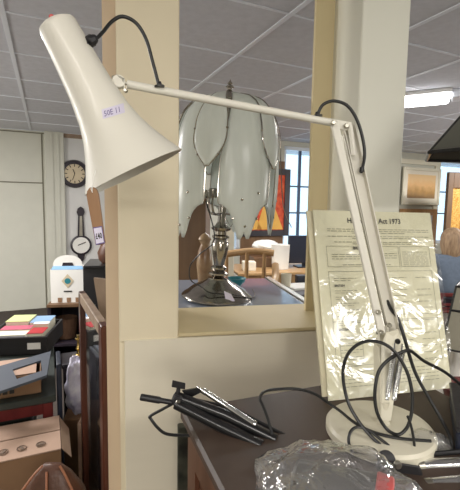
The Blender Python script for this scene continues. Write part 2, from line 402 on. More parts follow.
for q in (.25, .75): MB().lathe([(.004, 0), (.004, .01), (.011, .016), (.009, .024)], c0 + EB2 * BW * q - EB1 * (BD - .004) + UZ * (BZ - .115), -EB1, 16).build('knob', 'brass', dr)
for i, j in ((.03, -.05), (BW - .07, -.05), (.03, -BD + .03), (BW - .07, -BD + .03)):
    MB().box(c0, AB, (i, i + .04), (j, j + .04), (0, .06)).build('foot', 'mahogany', bu)
# mottled slab standing between bureau and partition
q = ws(178, 450, -.05)
tag(MB().box(P0, AW, (q[0], q[0] + .16), (-.045, -.022), (0, ws(185, 424, -.03)[1]), .002).build('stone_slab', 'stone'), 'dark mottled slab standing between the bureau and the cream partition', 'slab')

# ================================================================== CREAM ANGLE-POISE DESK LAMP
bc = atz(379.5, 425, BZ + .018); bc.z = BZ + .0004
lamp = thing('desk_lamp', 'cream spring-balanced desk lamp with trumpet shade and round base', 'lamp', bc)
rb = .0895
MB().lathe([(rb - .004, 0), (rb, .003), (rb, .014), (rb - .004, .0185), (rb - .012, .020), (.03, .0215), (.004, .022)], bc, seg=72).build('base', 'base_white', lamp)
zb = BZ + .022
post0 = V(*at(384, 408, bc.y)); post0.z = zb
MB().lathe([(.011, 0), (.011, .004), (.0085, .006), (.0085, .04)], V(post0.x, post0.y, zb - .001), seg=24).build('socket', 'base_white', lamp)
pivL = at(389, 343, .695); elb = at(341, 126, .715)
# bracket: folded sheet between socket and the lower pivot
w1 = at(378, 400, .69); w2 = at(396, 400, .69); w3 = at(400, 341, .70); w4 = at(377, 341, .70)
br = MB()
for off in (-.014, .012):
    o = V(0, off, 0)
    br.prism([post0 + V(-.010, off, .012), post0 + V(.007, off, .012), at(399, 338, .70) + o, at(395, 327, .70) + o, at(383, 330, .70) + o, at(378, 345, .70) + o], V(0, .002, 0))
br.prism([post0 + V(-.010, -.014, .012), at(376, 345, .70) + V(0, -.014, 0), at(376, 345, .70) + V(0, .014, 0), post0 + V(-.010, .014, .012)], V(.002, 0, 0))
br.build('bracket', 'base_white', lamp, smooth=False)
def coil(mb, a, b, r, turns, wr=.0011, seg=6):
    a = Vector(a); b = Vector(b); ax = (b - a).normalized(); u = ax.orthogonal().normalized(); w_ = ax.cross(u); n = turns * 12
    mb.tube([a + (b - a) * (i / n) + (u * math.cos(i / 12 * 2 * PI) + w_ * math.sin(i / 12 * 2 * PI)) * r for i in range(n + 1)], wr, seg)
for da, db in (((393, 400), (401.5, 353)), ((386, 400), (394, 352))):
    m_ = MB(); coil(m_, at(*da, .655), at(*db, .664), .0048, 26); m_.tube([at(*da, .655), at(*db, .664)], .004)
    m_.tube([at(da[0] - 1, da[1] + 7, .66), at(*da, .655)], .0014); m_.tube([at(db[0] + .5, db[1] - 9, .675), at(*db, .664)], .0014)
    m_.build('spring', 'chrome', lamp)
def screw(parent, p, r=.005, ax=(0, -1, 0), m='chrome', name='pivot_screw', L=.006):
    MB().lathe([(r, 0), (r, L * .6), (r * .7, L), (.0005, L)], p, ax, 20).build(name, m, parent)
# lower arms: two parallel bars
def flatbar(a, b, wd, dp):
    a = Vector(a); b = Vector(b); t = (b - a).normalized(); f = V(0, 1, 0); f = (f - t * f.dot(t)).normalized(); s_ = t.cross(f)
    return [a + s_ * wd / 2 - f * dp / 2, a - s_ * wd / 2 - f * dp / 2, a - s_ * wd / 2 + f * dp / 2, a + s_ * wd / 2 + f * dp / 2], \
           [b + s_ * wd / 2 - f * dp / 2, b - s_ * wd / 2 - f * dp / 2, b - s_ * wd / 2 + f * dp / 2, b + s_ * wd / 2 + f * dp / 2]
def channel(a, b, wd, dp, th=.0014):
    """U-section bar, open side towards the front"""
    a = Vector(a); b = Vector(b); t = (b - a).normalized(); f = V(0, 1, 0); f = (f - t * f.dot(t)).normalized(); s_ = t.cross(f)
    prof = [(-wd / 2, -dp / 2), (-wd / 2, dp / 2), (wd / 2, dp / 2), (wd / 2, -dp / 2), (wd / 2 - th, -dp / 2), (wd / 2 - th, dp / 2 - th), (-wd / 2 + th, dp / 2 - th), (-wd / 2 + th, -dp / 2)]
    m_ = MB(); vs = [a + s_ * i + f * j for i, j in prof] + [b + s_ * i + f * j for i, j in prof]; n = 8
    m_.add(vs, [(i, (i + 1) % n, n + (i + 1) % n, n + i) for i in range(n)] + [(0, 1, 6, 7), (1, 2, 5, 6), (2, 3, 4, 5), (8, 9, 14, 15), (9, 10, 13, 14), (10, 11, 12, 13)])
    return m_
MB().hexa(*flatbar(at(334, 122, .70), at(381.5, 333, .685), .0125, .010)).build('lower_arm', 'lamp_white', lamp, smooth=False, bevel=.0015)
channel(at(348, 124, .712), at(394, 336, .70), .021, .014).build('lower_arm', 'lamp_white', lamp, smooth=False)
MB().tube([at(343, 135, .708), at(386, 325, .693)], .0022).build('tie_rod', 'steel', lamp)
MB().tube([at(353.5, 155, .702), at(352, 140, .702), at(350, 125, .702)], .0042).build('spacer_sleeve', 'lamp_white', lamp)
for p in ((333, 123, .69), (346, 126, .70), (378, 312, .676), (389, 325, .685), (381, 332, .676), (397, 341, .685)): screw(lamp, at(*p), .0042 if p[0] < 390 else .005, m='steel' if p[0] != 397 else 'black_metal')
# elbow plate
MB().prism([at(329, 118, .703), at(352, 122, .703), at(352, 131, .703), at(331, 128, .703)], V(0, .004, 0)).build('elbow_plate', 'lamp_white', lamp, smooth=False, bevel=.001)
# upper arm
hd = at(119, 82, .605)
ua, ub = at(336, 123.5, .708), at(127, 84.3, .606)
MB().tube([ua, ub], .0062, 16).build('upper_arm', 'lamp_white', lamp)
MB().tube([at(131, 84.9, .605), at(118, 81, .603)], .0026).build('arm_tip', 'steel', lamp)
# head bracket
MB().lathe([(.0085, -.005), (.0095, -.003), (.0095, .003), (.0085, .005)], at(118.5, 82, .590), V(.35, -1, .1), 28).build('head_joint', 'lamp_white', lamp)
jw = MB().tube([at(112, 77, .588), at(118, 76, .587), at(123, 79, .588), at(124, 88, .59), at(126, 92, .592)], .0018); jw.tube([at(114, 78, .588), at(119, 82, .59), at(125, 91, .592)], .0016)
jw.build('wire_clip', 'steel', lamp)
screw(lamp, at(126, 91, .59), .003, m='steel')
# shade
pa = at(56.5, 23.5, .565); pb = at(134, 171.5, .588); ax = (pb - pa).normalized(); Ls = (pb - pa).length
k = .56 / F
prof = [(.0, -2.5), (8, -2.2), (14, -1.2), (17.3, 1), (18.2, 4), (18.6, 12), (19.6, 28), (21, 50), (23, 75), (26.6, 100), (31.5, 119), (38, 136), (45.5, 152), (53.5, 167), (54.2, 168), (53.2, 168.6), (45, 153.4), (37.2, 137), (30.6, 120), (25.6, 100), (22, 75), (20, 50), (17, 6), (0, 5)]
Lk = Ls / 167
sh = MB().lathe([(r * k * 1.01, h * Lk) for r, h in prof], pa, ax, 72, close=False).build('lamp_shade', 'lamp_white', lamp, sharp=60)
MB().lathe([(.004, 0), (.004, .004), (.0025, .006), (.0005, .0065)], pa - ax * .0035 + V(-.003, 0, .002), -ax, 14).build('switch_button', 'pinkish', sh)
bl = MB().lathe([(.012, .03), (.012, .06), (.014, .075), (.024, .10), (.028, .125), (.024, .147), (.012, .157), (.0005, .16)], pa, ax, 28, close=False).build('bulb', 'lamp_inner', sh)
# sticker with handwriting, wrapped on the trumpet
u_ = ax.cross(V(0, -1, 0)).normalized(); fwd = u_.cross(ax).normalized()
if fwd.y > 0: fwd = -fwd
def shade_r(h):
    for i in range(5, 13):
        h0, h1 = prof[i][1] * Lk, prof[i + 1][1] * Lk
        if h0 <= h <= h1: return (prof[i][0] + (prof[i + 1][0] - prof[i][0]) * (h - h0) / (h1 - h0)) * k * 1.01
    return .03
def on_shade_ray(px, py, off):
    d = ray(px, py).normalized(); t0 = (.50) / d.y
    p = CAM.copy()
    lo = .47 / d.y
    for _ in range(700):
        lo += .0002; q = CAM + d * lo; rel = q - pa; h = rel.dot(ax); rr = (rel - ax * h).length
        if rr < shade_r(h) + off: break
    return CAM + d * lo
st = MB(); nx, ny = 8, 4
o_, dx, dy = V(101.5, 109.5, 0), V(22, -6.5, 0), V(1.5, 9.5, 0)
vs = []
for j in range(ny + 1):
    for i in range(nx + 1):
        c = o_ + dx * (i / nx) + dy * (j / ny); vs.append(on_shade_ray(c.x, c.y, .0006))
st.add(vs, [(j * (nx + 1) + i, j * (nx + 1) + i + 1, (j + 1) * (nx + 1) + i + 1, (j + 1) * (nx + 1) + i) for j in range(ny) for i in range(nx)])
stk = st.build('price_sticker', 'sticker', sh); stk['label'] = 'small pale lilac price sticker'
textmesh('50E 11', 7.5, lambda x_, y_: on_shade_ray((o_ + dx * (.07 + x_ / 27) + dy * (.80 - y_ / 9)).x, (o_ + dx * (.07 + x_ / 27) + dy * (.80 - y_ / 9)).y, .0010), 'handwriting', 'ink_purple', stk)
# black cable on the head, with a gland
gp = at(92.5, 40, .568)
cb = spline([gp, at(97, 38, .575), at(103, 32, .585), at(112, 21.5, .598), at(122.6, 16.5, .606), at(136, 23, .61), at(146, 39, .612), at(152.7, 62, .613), at(159, 86, .615)])
MB().tube(cb, .0026, 12).build('head_cable', 'black', lamp)
gl = MB().lathe([(.0062, -.008), (.0078, -.006), (.0078, 0), (.0062, .001), (.0062, .004), (.005, .006)], gp, at(100, 36, .575) - gp, 10)
gl.lathe([(.005, -.002), (.005, .004)], gp + V(-.006, -.004, -.006), V(-.3, -1, .3), 12)
gl.build('cable_gland', 'black_plastic', lamp)
MB().lathe([(.0075, -.001), (.0075, .0012), (.004, .003), (.003, .007)], at(159.5, 86.5, .613), V(-.1, 0, 1), 16).build('grommet', 'black', lamp)
cb = spline([at(318, 115.5, .70), at(319.5, 110, .70), at(324, 104, .70), at(334, 101, .70), at(347, 105.5, .70), at(357, 120, .70), at(363, 140, .70), at(364.5, 157, .70), at(361, 173, .705)])
MB().tube(cb, .0027, 12).build('elbow_cable', 'black', lamp)
MB().lathe([(.0085, -.001), (.0085, .0012), (.004, .003), (.003, .007)], at(317.5, 116, .70), V(-.1, 0, 1), 16).build('grommet', 'black', lamp)
MB().lathe([(.004, 0), (.004, .008)], at(361.5, 172, .703), V(.1, 0, 1), 12).build('grommet', 'black', lamp)
# mains cable: leaves the lower channel, then loops on and over the base
def cable(pts, name, parent, r=.0026, m='black'):
    return MB().tube(spline([at(*p) for p in pts]), r, 10).build(name, m, parent)
cable([(387, 300, .71), (391, 309, .705), (397, 317, .70), (402, 330, .69), (405, 340, .685), (415, 372, .675), (430, 400, .66), (441, 419, .645), (450, 437, .625), (453, 452, .615)], 'mains_cable', lamp, .003)
cable([(460, 384, .70), (444, 371.5, .68), (424, 361, .665), (411, 351, .655), (405, 351, .65), (398, 354, .645), (387, 361, .64), (379, 371, .637), (375.5, 385, .632), (375, 401, .628), (378, 415, .624), (385, 427, .62), (392, 433, .615), (399, 434.5, .61), (406, 429, .612), (410, 420, .615), (412, 408, .618), (412, 393, .622), (408.5, 376, .627), (402, 362, .632), (393, 350, .636), (382, 343, .64), (369, 341, .643), (357, 345, .646), (348, 354, .648), (343.5, 367, .65), (343.5, 382, .647), (348, 402, .637), (357, 419, .622), (367, 432, .608), (378, 443, .597), (389, 452, .588), (400, 459, .58)], 'looped_mains_cable', lamp, .0028)
cable([(272, 434, .63), (267.5, 418, .645), (263, 406, .66), (260, 399, .67), (262, 393.5, .685), (268, 390.5, .70), (280, 389, .71), (297, 389, .71), (314, 393.5, .70), (327, 402, .685), (340, 411, .66), (353, 421.5, .636), (368, 430, .620), (385, 435.5, .61), (405, 439, .605), (431, 441, .602)], 'trailing_mains_cable', lamp, .0026)
cable([(352, 452, .588), (348.6, 441, .60), (351, 431, .61), (358, 427, .614), (369, 430.5, .609), (379, 438, .60), (389, 446, .592), (401, 458, .583)], 'tangled_mains_cable', lamp, .0024)
cable([(407.5, 416, .60), (410.5, 424, .598), (413.5, 438, .593), (415.5, 458, .588)], 'cut_cable_end', lamp, .0021)
# ================================================================== WOODEN PRICE PADDLE hung from the shade rim
pd = thing('wooden_paddle', 'slim brown wooden paddle with a purple-edged price label under the lamp shade', 'paddle', at(98, 250, .516))
ctr = [at(92, 190, .516), at(98, 222, .516)]
poly = [at(86.2, 196, .516), at(86.8, 191, .516), at(89.5, 187.5, .516), at(93, 187, .516), at(96.5, 189.5, .516), at(98.3, 195, .516), at(104.8, 243, .516), at(102, 245, .516), at(95.5, 245, .516)]
MB().prism(poly, V(0, .005, 0)).build('blade', 'paddle_wood', pd, bevel=.0008)
lb = [at(93, 227.5, .5145), at(101.8, 226, .5145), at(104.6, 243, .5145), at(96, 245, .5145)]
lo_ = MB().quadslab(lb, V(0, .001, 0)).build('price_label', 'ink_purple', pd, smooth=False); lo_['label'] = 'white label with purple edge'
cc = sum(lb, Vector()) / 4
MB().quadslab([cc + (p - cc) * .88 + V(0, -.0006, 0) for p in lb], V(0, .0005, 0)).build('label_paper', 'sticker', lo_, smooth=False)
tdir = (lb[1] - lb[0]).normalized(); tup = (lb[0] - lb[3]).normalized()
textmesh('£40', .0078, lambda x_, y_: cc + V(0, -.0010, 0) + tdir * (x_ * .72) + tup * (y_ * 1.3 - .004), 'lettering', 'ink', lo_, 'CENTER', bold=.0002)
sg = MB().tube([at(92, 186, .5145), at(91, 189, .513), at(92.5, 192.5, .5145)], .0006, 6); sg.tube([at(92, 192, .516), at(94, 176, .516), at(96, 170, .516)], .0005, 6)
sg.build('hanging_string', 'white_paper', pd)

# ================================================================== POSTER
BLc = atz(329, 401, BZ + .001); BRc = atz(452, 388, BZ + .001); TLc = at(313, 210, .955); TRc = at(430, 213, 1.005)
po = thing('framed_notice', 'cream hallmarking notice in clear plastic wrap leaning on the pale post', 'notice', (BLc + BRc) / 2)
nrm = (BRc - BLc).cross(TLc - BLc).normalized()
if nrm.y > 0: nrm = -nrm
def pm(u, v, off=0):   # u,v from the lower left, 0..1
    return (BLc * (1 - u) + BRc * u) * (1 - v) + (TLc * (1 - u) + TRc * u) * v + nrm * off
g_ = MB().quadslab([pm(0, 0), pm(1, 0), pm(1, 1), pm(0, 1)], -nrm * .004).build('card', 'paper', po, smooth=False)
MB().quadslab([pm(-.035, 0.02, -.006), pm(.9, .0, -.006), pm(.9, 1.0, -.006), pm(-.045, 1.0, -.006)], -nrm * .004).build('backing_card', 'paper_old', po, smooth=False)
WP, HP = (BRc - BLc).length, (TLc - BLc).length
def ptext(body, px, py, size, m='ink', name='lettering', bold=0, align='LEFT', sx=1):
    # px,py given as fractions of the sheet
    textmesh(body, size, lambda x_, y_: pm(px + x_ * sx / WP, py + y_ / HP, .0006), name, m, po, align, bold=bold)
ptext('Hallmarking Act 1973', .5, .925, .0185, align='CENTER', bold=.0004, sx=.82, name='title')
ptext('BRITISH', .30, .765, .0095, bold=.0003, name='heading', sx=.95)
ptext('BRITISH', .12, .555, .007, name='heading', bold=.0002); ptext('BRITISH', .12, .325, .007, name='heading', bold=.0002)
ln = MB()
def line(u0, u1, v, h=.0012): ln.quadslab([pm(u0, v, .0004), pm(u1, v, .0004), pm(u1, v + h / HP, .0004), pm(u0, v + h / HP, .0004)], nrm * .0001)
def words_(u0, u1, v, h=.0013):
    u = u0
    while u < u1:
        w_ = random.uniform(.02, .055); line(u, min(u + w_, u1), v, h); u += w_ + .009
for v, a_, b_ in ((.885, .1, .96), (.873, .1, .96), (.862, .3, .75), (.842, .1, .96), (.831, .3, .8), (.808, .15, .92), (.797, .3, .8)): words_(a_, b_, v)
for v in (.735, .722, .709): words_(.12, .42, v)
for v in (.74, .727, .714): words_(.52, .66, v)
for i in range(8): words_(.71, .93, .75 - i * .012, .0011)
words_(.2, .6, .675)
for i in range(14):
    v = .60 - i * .034
    if i in (1, 8): continue
    words_(.12, .30, v, .001); words_(.12, .26, v - .012, .0009); words_(.60, .72, v, .001); words_(.80, .92, v, .001)
for i in range(5): words_(.12, .9, .12 - i * .017, .001)
ln.build('small_print', 'ink_soft', po, smooth=False)['kind'] = 'stuff'
bx = MB()
def rect(u0, u1, v0, v1, t=.0007):
    for a_, b_, c_, d_ in ((u0, u1, v0, v0 + t / HP), (u0, u1, v1 - t / HP, v1), (u0, u0 + t / WP, v0, v1), (u1 - t / WP, u1, v0, v1)):
        bx.quadslab([pm(a_, c_, .0005), pm(b_, c_, .0005), pm(b_, d_, .0005), pm(a_, d_, .0005)], nrm * .0001)
rect(.08, .68, .665, .785); rect(.69, .95, .665, .785); rect(.08, .95, .15, .64); rect(.08, .95, .37, .372); rect(.12, .3, .18, .28)
bx.build('ruled_border', 'ink_soft', po, smooth=False)
for (u, v) in [(.43, .60), (.43, .575), (.43, .55), (.44, .50), (.425, .335), (.455, .335), (.425, .305), (.455, .305), (.425, .275), (.455, .275), (.425, .245), (.455, .245), (.42, .185), (.455, .185), (.43, .45), (.46, .60), (.46, .575)]:
    c = pm(u, v, .0005); uu = (BRc - BLc).normalized(); vv = (TLc - BLc).normalized()
    MB().prism([c + (uu * math.cos(t) * .0032 + vv * math.sin(t) * .0038) for t in [i * PI / 3 for i in range(6)]], nrm * .0002).build('hallmark_symbol', 'ink', po, smooth=False)
# wrap
wv = MB(); nx, ny = 60, 80; vs = []
for j in range(ny + 1):
    for i in range(nx + 1):
        u, v = -.01 + 1.03 * i / nx, 0.003 + 1.0 * j / ny
        p_ = Vector((u * 3, v * 3, 0)); w_ = .12 + .8 * math.exp(-((v - .42) / .22) ** 2)
        cr = 1 - abs(noise.noise(Vector((u * 4 + v * 3, v * 5 - u * 3, 1)))) ** .6
        vs.append(pm(u, v, .002 + .009 * w_ * (.5 + .5 * noise.noise(p_) + .5 * cr)))
wv.add(vs, [(j * (nx + 1) + i, j * (nx + 1) + i + 1, (j + 1) * (nx + 1) + i + 1, (j + 1) * (nx + 1) + i) for j in range(ny) for i in range(nx)])
wr = wv.build('plastic_wrap', 'film', po, sharp=180)

# ================================================================== BLACK LAMP LYING ON THE BUREAU
bl0 = atz(220, 425, BZ)
bk = thing('folded_lamp_arm', 'black folded desk lamp arm with chrome tube lying across the left of the bureau', 'lamp arm', bl0)
hubp = at(178, 399, .70)
MB().tube([at(175, 396, .705), at(225, 415, .675), at(276, 440, .64)], .0095, 14).build('black_bar', 'black_metal', bk)
MB().tube([at(176, 404, .69), at(220, 426, .66), at(262, 446, .625)], .0095, 14).build('black_bar', 'black_metal', bk)
MB().tube([at(182, 397, .715), at(232, 408, .69), at(290, 438, .65)], .0035, 10).build('thin_rod', 'black_metal', bk)
MB().lathe([(.0085, -.008), (.011, -.006), (.011, .008), (.008, .011)], hubp, V(0, -1, .1), 20).build('hub', 'black_plastic', bk)
screw(bk, hubp + V(.002, -.012, .001), .0045, m='steel')
MB().lathe([(.0055, 0), (.0062, .002), (.0062, .035), (.0048, .038), (.0048, .06)], at(140.5, 397, .70), at(170, 402, .70) - at(140.5, 397, .70), 16).build('handle', 'black_plastic', bk)
kn = MB().tube([at(177.5, 396, .70), at(178.5, 388, .70)], .004, 12)
kn.hexa([at(171.5, 387, .69), at(185, 389.5, .69), at(185, 389.5, .71), at(171.5, 387, .71)], [at(172.5, 380, .69), at(185.5, 383, .69), at(185.5, 383, .71), at(172.5, 380, .71)])
kn.build('clamp_knob', 'black_plastic', bk, bevel=.002)
MB().prism([at(182, 391, .705), at(199, 388, .70), at(202, 392, .70), at(188, 399, .705)], V(0, .004, 0)).build('link_plate', 'black_metal', bk, smooth=False)
MB().lathe([(.0015, -.012), (.0015, 0), (.0056, .001), (.0056, .009), (.005, .0095), (.005, .105), (.0056, .106), (.0056, .112), (.0015, .113), (.0015, .128)], at(202, 390, .695), at(258, 426, .655) - at(202, 390, .695), 20).build('chrome_tube', 'chrome', bk)
MB().tube(spline([at(174, 403, .70), at(163, 409, .70), at(150.5, 416, .70), at(151, 419, .70), at(158, 428, .695), at(167, 434, .69), (at(185, 435.5, .685)), at(205, 436, .675), at(230, 441, .655), at(250, 446, .64)], 5), .0028, 8).build('bent_wire', 'black_metal', bk)

# ================================================================== CHROME SPRINGS, right foreground
c1 = atz(440, 475, BZ)
sp_ = thing('lamp_spring_bracket', 'black bracket with two shiny spring tubes at the right front of the bureau', 'lamp bracket', c1)
for (a_, b_, ya, yb) in (((419, 466), (520, 462), .575, .59), ((428, 486), (530, 477), .54, .555)):
    p, q = at(*a_, ya), at(*b_, yb)
    m_ = MB().tube([p, q], .0098, 20); coil(m_, p, q, .0092, 70, .0012, 5); m_.build('spring_tube', 'chrome', sp_)
    MB().lathe([(.0035, -.018), (.0035, -.006), (.0105, -.004), (.0105, .005)], p, q - p, 18).build('spring_collar', 'steel', sp_)
MB().tube([at(372, 459, .585), at(420, 455, .59), at(520, 446, .61)], .004, 10).build('black_bar', 'black_metal', sp_)
MB().tube([at(385, 470, .572), at(420, 477, .562), at(525, 473, .568)], .009, 12).build('black_bar', 'black_metal', sp_)
MB().hexa([at(376, 470, .56), at(425, 482, .55), at(425, 482, .585), at(376, 470, .60)], [at(378, 459, .56), at(420, 466, .55), at(420, 466, .585), at(378, 459, .60)]).build('mounting_block', 'black_plastic', sp_, bevel=.003)
MB().lathe([(.004, 0), (.012, .002), (.013, .012), (.006, .014)], at(385, 459, .575), V(-.2, -1, .6), 16).build('clamp_knob', 'black_plastic', sp_)
screw(sp_, at(397, 464, .555), .006, m='steel')

# ================================================================== PLASTIC BAGS
def blob(cx, rx, ry, rz, seed, name, m, parent=None, n=48, amp=.22, flat=True, label=None):
    mb = MB(); vs = []; ns, nr = n, n // 2
    for j in range(nr + 1):
        th = PI * j / nr
        for i in range(ns):
            ph = 2 * PI * i / ns; d = V(math.sin(th) * math.cos(ph), math.sin(th) * math.sin(ph), math.cos(th))
            a_ = 1 + amp * noise.noise(d * 2.1 + V(seed, 0, 0)) + amp * .55 * abs(noise.noise(d * 5.5 + V(0, seed, 0))) + amp * .2 * noise.noise(d * 13)
            p = V(d.x * rx, d.y * ry, d.z * rz) * a_
            p = Vector(cx) + p
            if flat and p.z < BZ + .002: p.z = BZ + .002 + .0005 * (i % 3)
            vs.append(p)
    mb.add(vs, [(j * ns + i, j * ns + (i + 1) % ns, (j + 1) * ns + (i + 1) % ns, (j + 1) * ns + i) for j in range(nr) for i in range(ns)])
    return mb.build(name, m, parent, sharp=180)
bgc = atz(332, 500, BZ + .015)
bg = blob(bgc, .105, .085, .055, 3.3, 'plastic_bag', 'bag_film', amp=.2)
bg.rotation_euler.z = 0
tag(bg, 'large crumpled clear plastic bag over a dark lamp shade at the front', 'plastic bag')
# shade inside the bag: grey cone lying down, with a faded red rim
si = thing('spare_lamp_shade', 'dark grey lamp shade with faded red rim wrapped inside the plastic bag', 'lamp shade', V(bgc.x, bgc.y, BZ))
s0 = bgc + V(-.045, .030, .012); sd = V(1, -.45, -.12)
MB().lathe([(.0, 0), (.018, 0), (.022, .004), (.026, .03), (.033, .07), (.040, .105), (.039, .105), (.032, .07), (.025, .03), (.02, .006), (0, .005)], s0, sd, 40, close=False).build('cone', 'shade_grey', si)
MB().lathe([(.0395, .101), (.0415, .103), (.0415, .120), (.0395, .122), (.0385, .12), (.0385, .103)], s0, sd, 40, close=False).build('rim', 'pinkish', si)
b2 = atz(428, 442, BZ + .010)
tag(blob(b2, .034, .018, .016, 9.1, 'plastic_bag', 'bag_film', n=36, amp=.4), 'small crumpled clear plastic scrap at the edge of the cream lamp base', 'plastic scrap')

# ================================================================== PETAL TOUCH LAMP BEHIND THE OPENING
CTZ = zS - .018
lc = atz(217, 297.5, CTZ); lc.z = CTZ
tl = thing('petal_lamp', 'nickel table lamp with white glass petal shade behind the partition opening', 'lamp', lc)
px = lc.y / F
def zz(y): return 1.5 + (203.5 - y) * px
R0 = 36 * px
lean = V((227 - 217) * px / (zz(85) - zz(297)), 0, 1).normalized()
def H(y): return (zz(y) - CTZ)
bp_ = [(R0 * .93, 0), (R0, .004), (R0, .010), (R0 * .96, .016), (R0 * .85, .026), (R0 * .74, .040), (R0 * .62, .050), (R0 * .46, .060), (R0 * .34, .070), (.04, .076), (.040, .080), (.024, .082), (.016, .088)]
MB().lathe(bp_, lc, lean, 64).build('base', 'dark_chrome', tl)
stp = [(.016, .086), (.026, .094), (.026, .100), (.015, .108), (.021, .116), (.021, .122), (.013, .130), (.016, .150), (.021, .185), (.023, .215), (.018, .232), (.022, .238), (.022, .244), (.014, .250), (.014, .262), (.024, .268), (.026, .276), (.016, .284), (.012, .300), (.012, .40), (.009, .42), (.009, H(100))]
MB().lathe([(r_ * 1.5 if h_ < .3 else r_ * 1.3, h_) for r_, h_ in stp], lc, lean, 32).build('stem', 'dark_chrome', tl)
def P_(y, dx=0, dy=0): return lc + lean * (H(y) / lean.z) + V(dx, dy, 0)
for a_ in (0, 2.1, 4.2):
    c_, s_ = math.cos(a_ + .15), math.sin(a_ + .15)
    MB().tube(spline([P_(212, .008 * c_, .008 * s_), P_(213, .05 * c_, .05 * s_), P_(211, .085 * c_, .085 * s_), P_(204, .10 * c_, .10 * s_), P_(196, .10 * c_, .10 * s_)], 5), .0045, 10).build('bulb_arm', 'dark_chrome', tl)
    MB().lathe([(.014, 0), (.016, .004), (.016, .03), (.012, .034)], P_(197, .10 * c_, .10 * s_), (0, 0, 1), 18).build('bulb_socket', 'dark_chrome', tl)
MB().lathe([(.034, H(103)), (.036, H(101)), (.03, H(97)), (.015, H(94)), (.008, H(92.5)), (.008, H(91)), (.016, H(89.8)), (.012, H(88.5)), (.006, H(87.5)), (.01, H(86.5)), (.003, H(84)), (.0005, H(82.5))], lc, lean, 24).build('finial', 'dark_chrome', tl)
M_h = [(97, .030), (99, .075), (102, .108), (108, .142), (116, .165), (130, .186), (150, .200), (170, .206), (195, .206), (215, .200), (228, .194)]
def rad(y):
    for (y0, r0), (y1, r1) in zip(M_h, M_h[1:]):
        if y <= y1: return r0 + (r1 - r0) * (y - y0) / (y1 - y0)
    return M_h[-1][1]
def pet(ang, half, y0, y1, ymid, out, tipw=.1):
    """returns grid of a curved petal that narrows to a point below ymid"""
    nu, nv = 10, 22; vs = []
    def wd(t):
        y = y0 + (y1 - y0) * t
        if y < ymid: return .62 + .38 * min(1, (y - y0) / (ymid - y0) * 1.6)
        q = (y - ymid) / (y1 - ymid); return max(tipw, math.cos(q * PI / 2) ** .8) if out else 1 - .45 * q
    for j in range(nv + 1):
        t = j / nv; y = y0 + (y1 - y0) * t
        for i in range(nu + 1):
            a_ = ang + half * wd(t) * (2 * i / nu - 1); r = rad(y) + out * min(1, (y - y0) / 20)
            r -= .006 * abs(2 * i / nu - 1) ** 2
            qx = abs(2 * i / nu - 1); yy = y - (max(0, t - .8) / .2 * (22 * qx ** 2 - 9 * math.sin(min(1, qx * 1.25) * PI)) if not out else 0)
            vs.append(P_(yy, r * math.cos(a_), r * math.sin(a_)))
    return nu, nv, vs
for k_ in range(5):
    for kind in (0, 1):
        if kind == 0: ang, half, y0_, y1_, ym, out = R(-65 + 72 * k_), R(29), 98, 228, 203, 0
        else: ang, half, y0_, y1_, ym, out = R(-106 + 72 * k_), R(17), 98.5, 170, 142, .009
        nu, nv, vs = pet(ang, half, y0_, y1_, ym, out)
        m_ = MB().add(vs, [(j * (nu + 1) + i, j * (nu + 1) + i + 1, (j + 1) * (nu + 1) + i + 1, (j + 1) * (nu + 1) + i) for j in range(nv) for i in range(nu)])
        pt = m_.build('glass_petal', 'frost', tl, sharp=180, solid=.002)
        if not kind:
            lf = MB()
            for jj, ii in ((20, 2), (20, 8), (17, 4), (16, 7), (21, 5)):
                c = vs[jj * (nu + 1) + ii]; d_ = V(c.x - lc.x, c.y - lc.y, 0).normalized(); lf.lathe([(.0005, 0), (.0055, .002), (.004, .004), (.0005, .005)], c, d_, 5)
            lf.build('leaf_stud', 'dark_chrome', pt)['kind'] = 'stuff'
        e_ = MB(); left = [vs[j * (nu + 1)] for j in range(nv + 1)]; right = [vs[j * (nu + 1) + nu] for j in range(nv + 1)]
        e_.tube(left + [vs[nv * (nu + 1) + nu // 2]] + right[::-1], .0024 if kind else .0019, 6)
        if kind:
            for jj in (12, 19):
                for side in (left, right):
                    c = side[jj]; e_.lathe([(.0005, -.004), (.005, -.001), (.005, .001), (.0005, .004)], c, (c - lc).cross(UZ) if False else V(c.x - lc.x, c.y - lc.y, 0), 6)
        e_.build('metal_edging', 'dark_chrome', pt)
for s_, e1_, e2_ in ((R(-14), 96, 0), (R(-166), 96, 0)):
    c_, q_ = math.cos(s_), math.sin(s_)
    MB().tube(spline([P_(97, .04 * c_, .04 * q_), P_(104, .13 * c_, .13 * q_), P_(130, .195 * c_, .195 * q_), P_(170, .215 * c_, .215 * q_), P_(205, .235 * c_, .235 * q_), P_(224, .27 * c_, .27 * q_)], 6), .0018, 6).build('curved_wire', 'dark_chrome', tl)
MB().tube(spline([P_(200, -.06, -.09), P_(235, -.02, -.10), P_(250, -.07, -.09), P_(262, -.105, -.08), P_(275, -.10, -.09), P_(281, -.06, -.1), V(lc.x - .02, lc.y - .12, CTZ + .045), V(lc.x + .06, lc.y - .1, CTZ + .035), V(lc.x + .125, lc.y - .05, CTZ + .012), V(lc.x + .15, lc.y + .02, CTZ + .0035), V(lc.x + .15, lc.y + .15, CTZ + .0035)], 6), .0022, 8).build('lamp_cord', 'black', tl)
MB().prism([at(224, 291, lc.y - .115), at(231, 294, lc.y - .112), at(235, 301, lc.y - .118), at(226, 302, lc.y - .118)], V(0, .001, 0)).build('price_tag', 'sticker', tl, smooth=False)
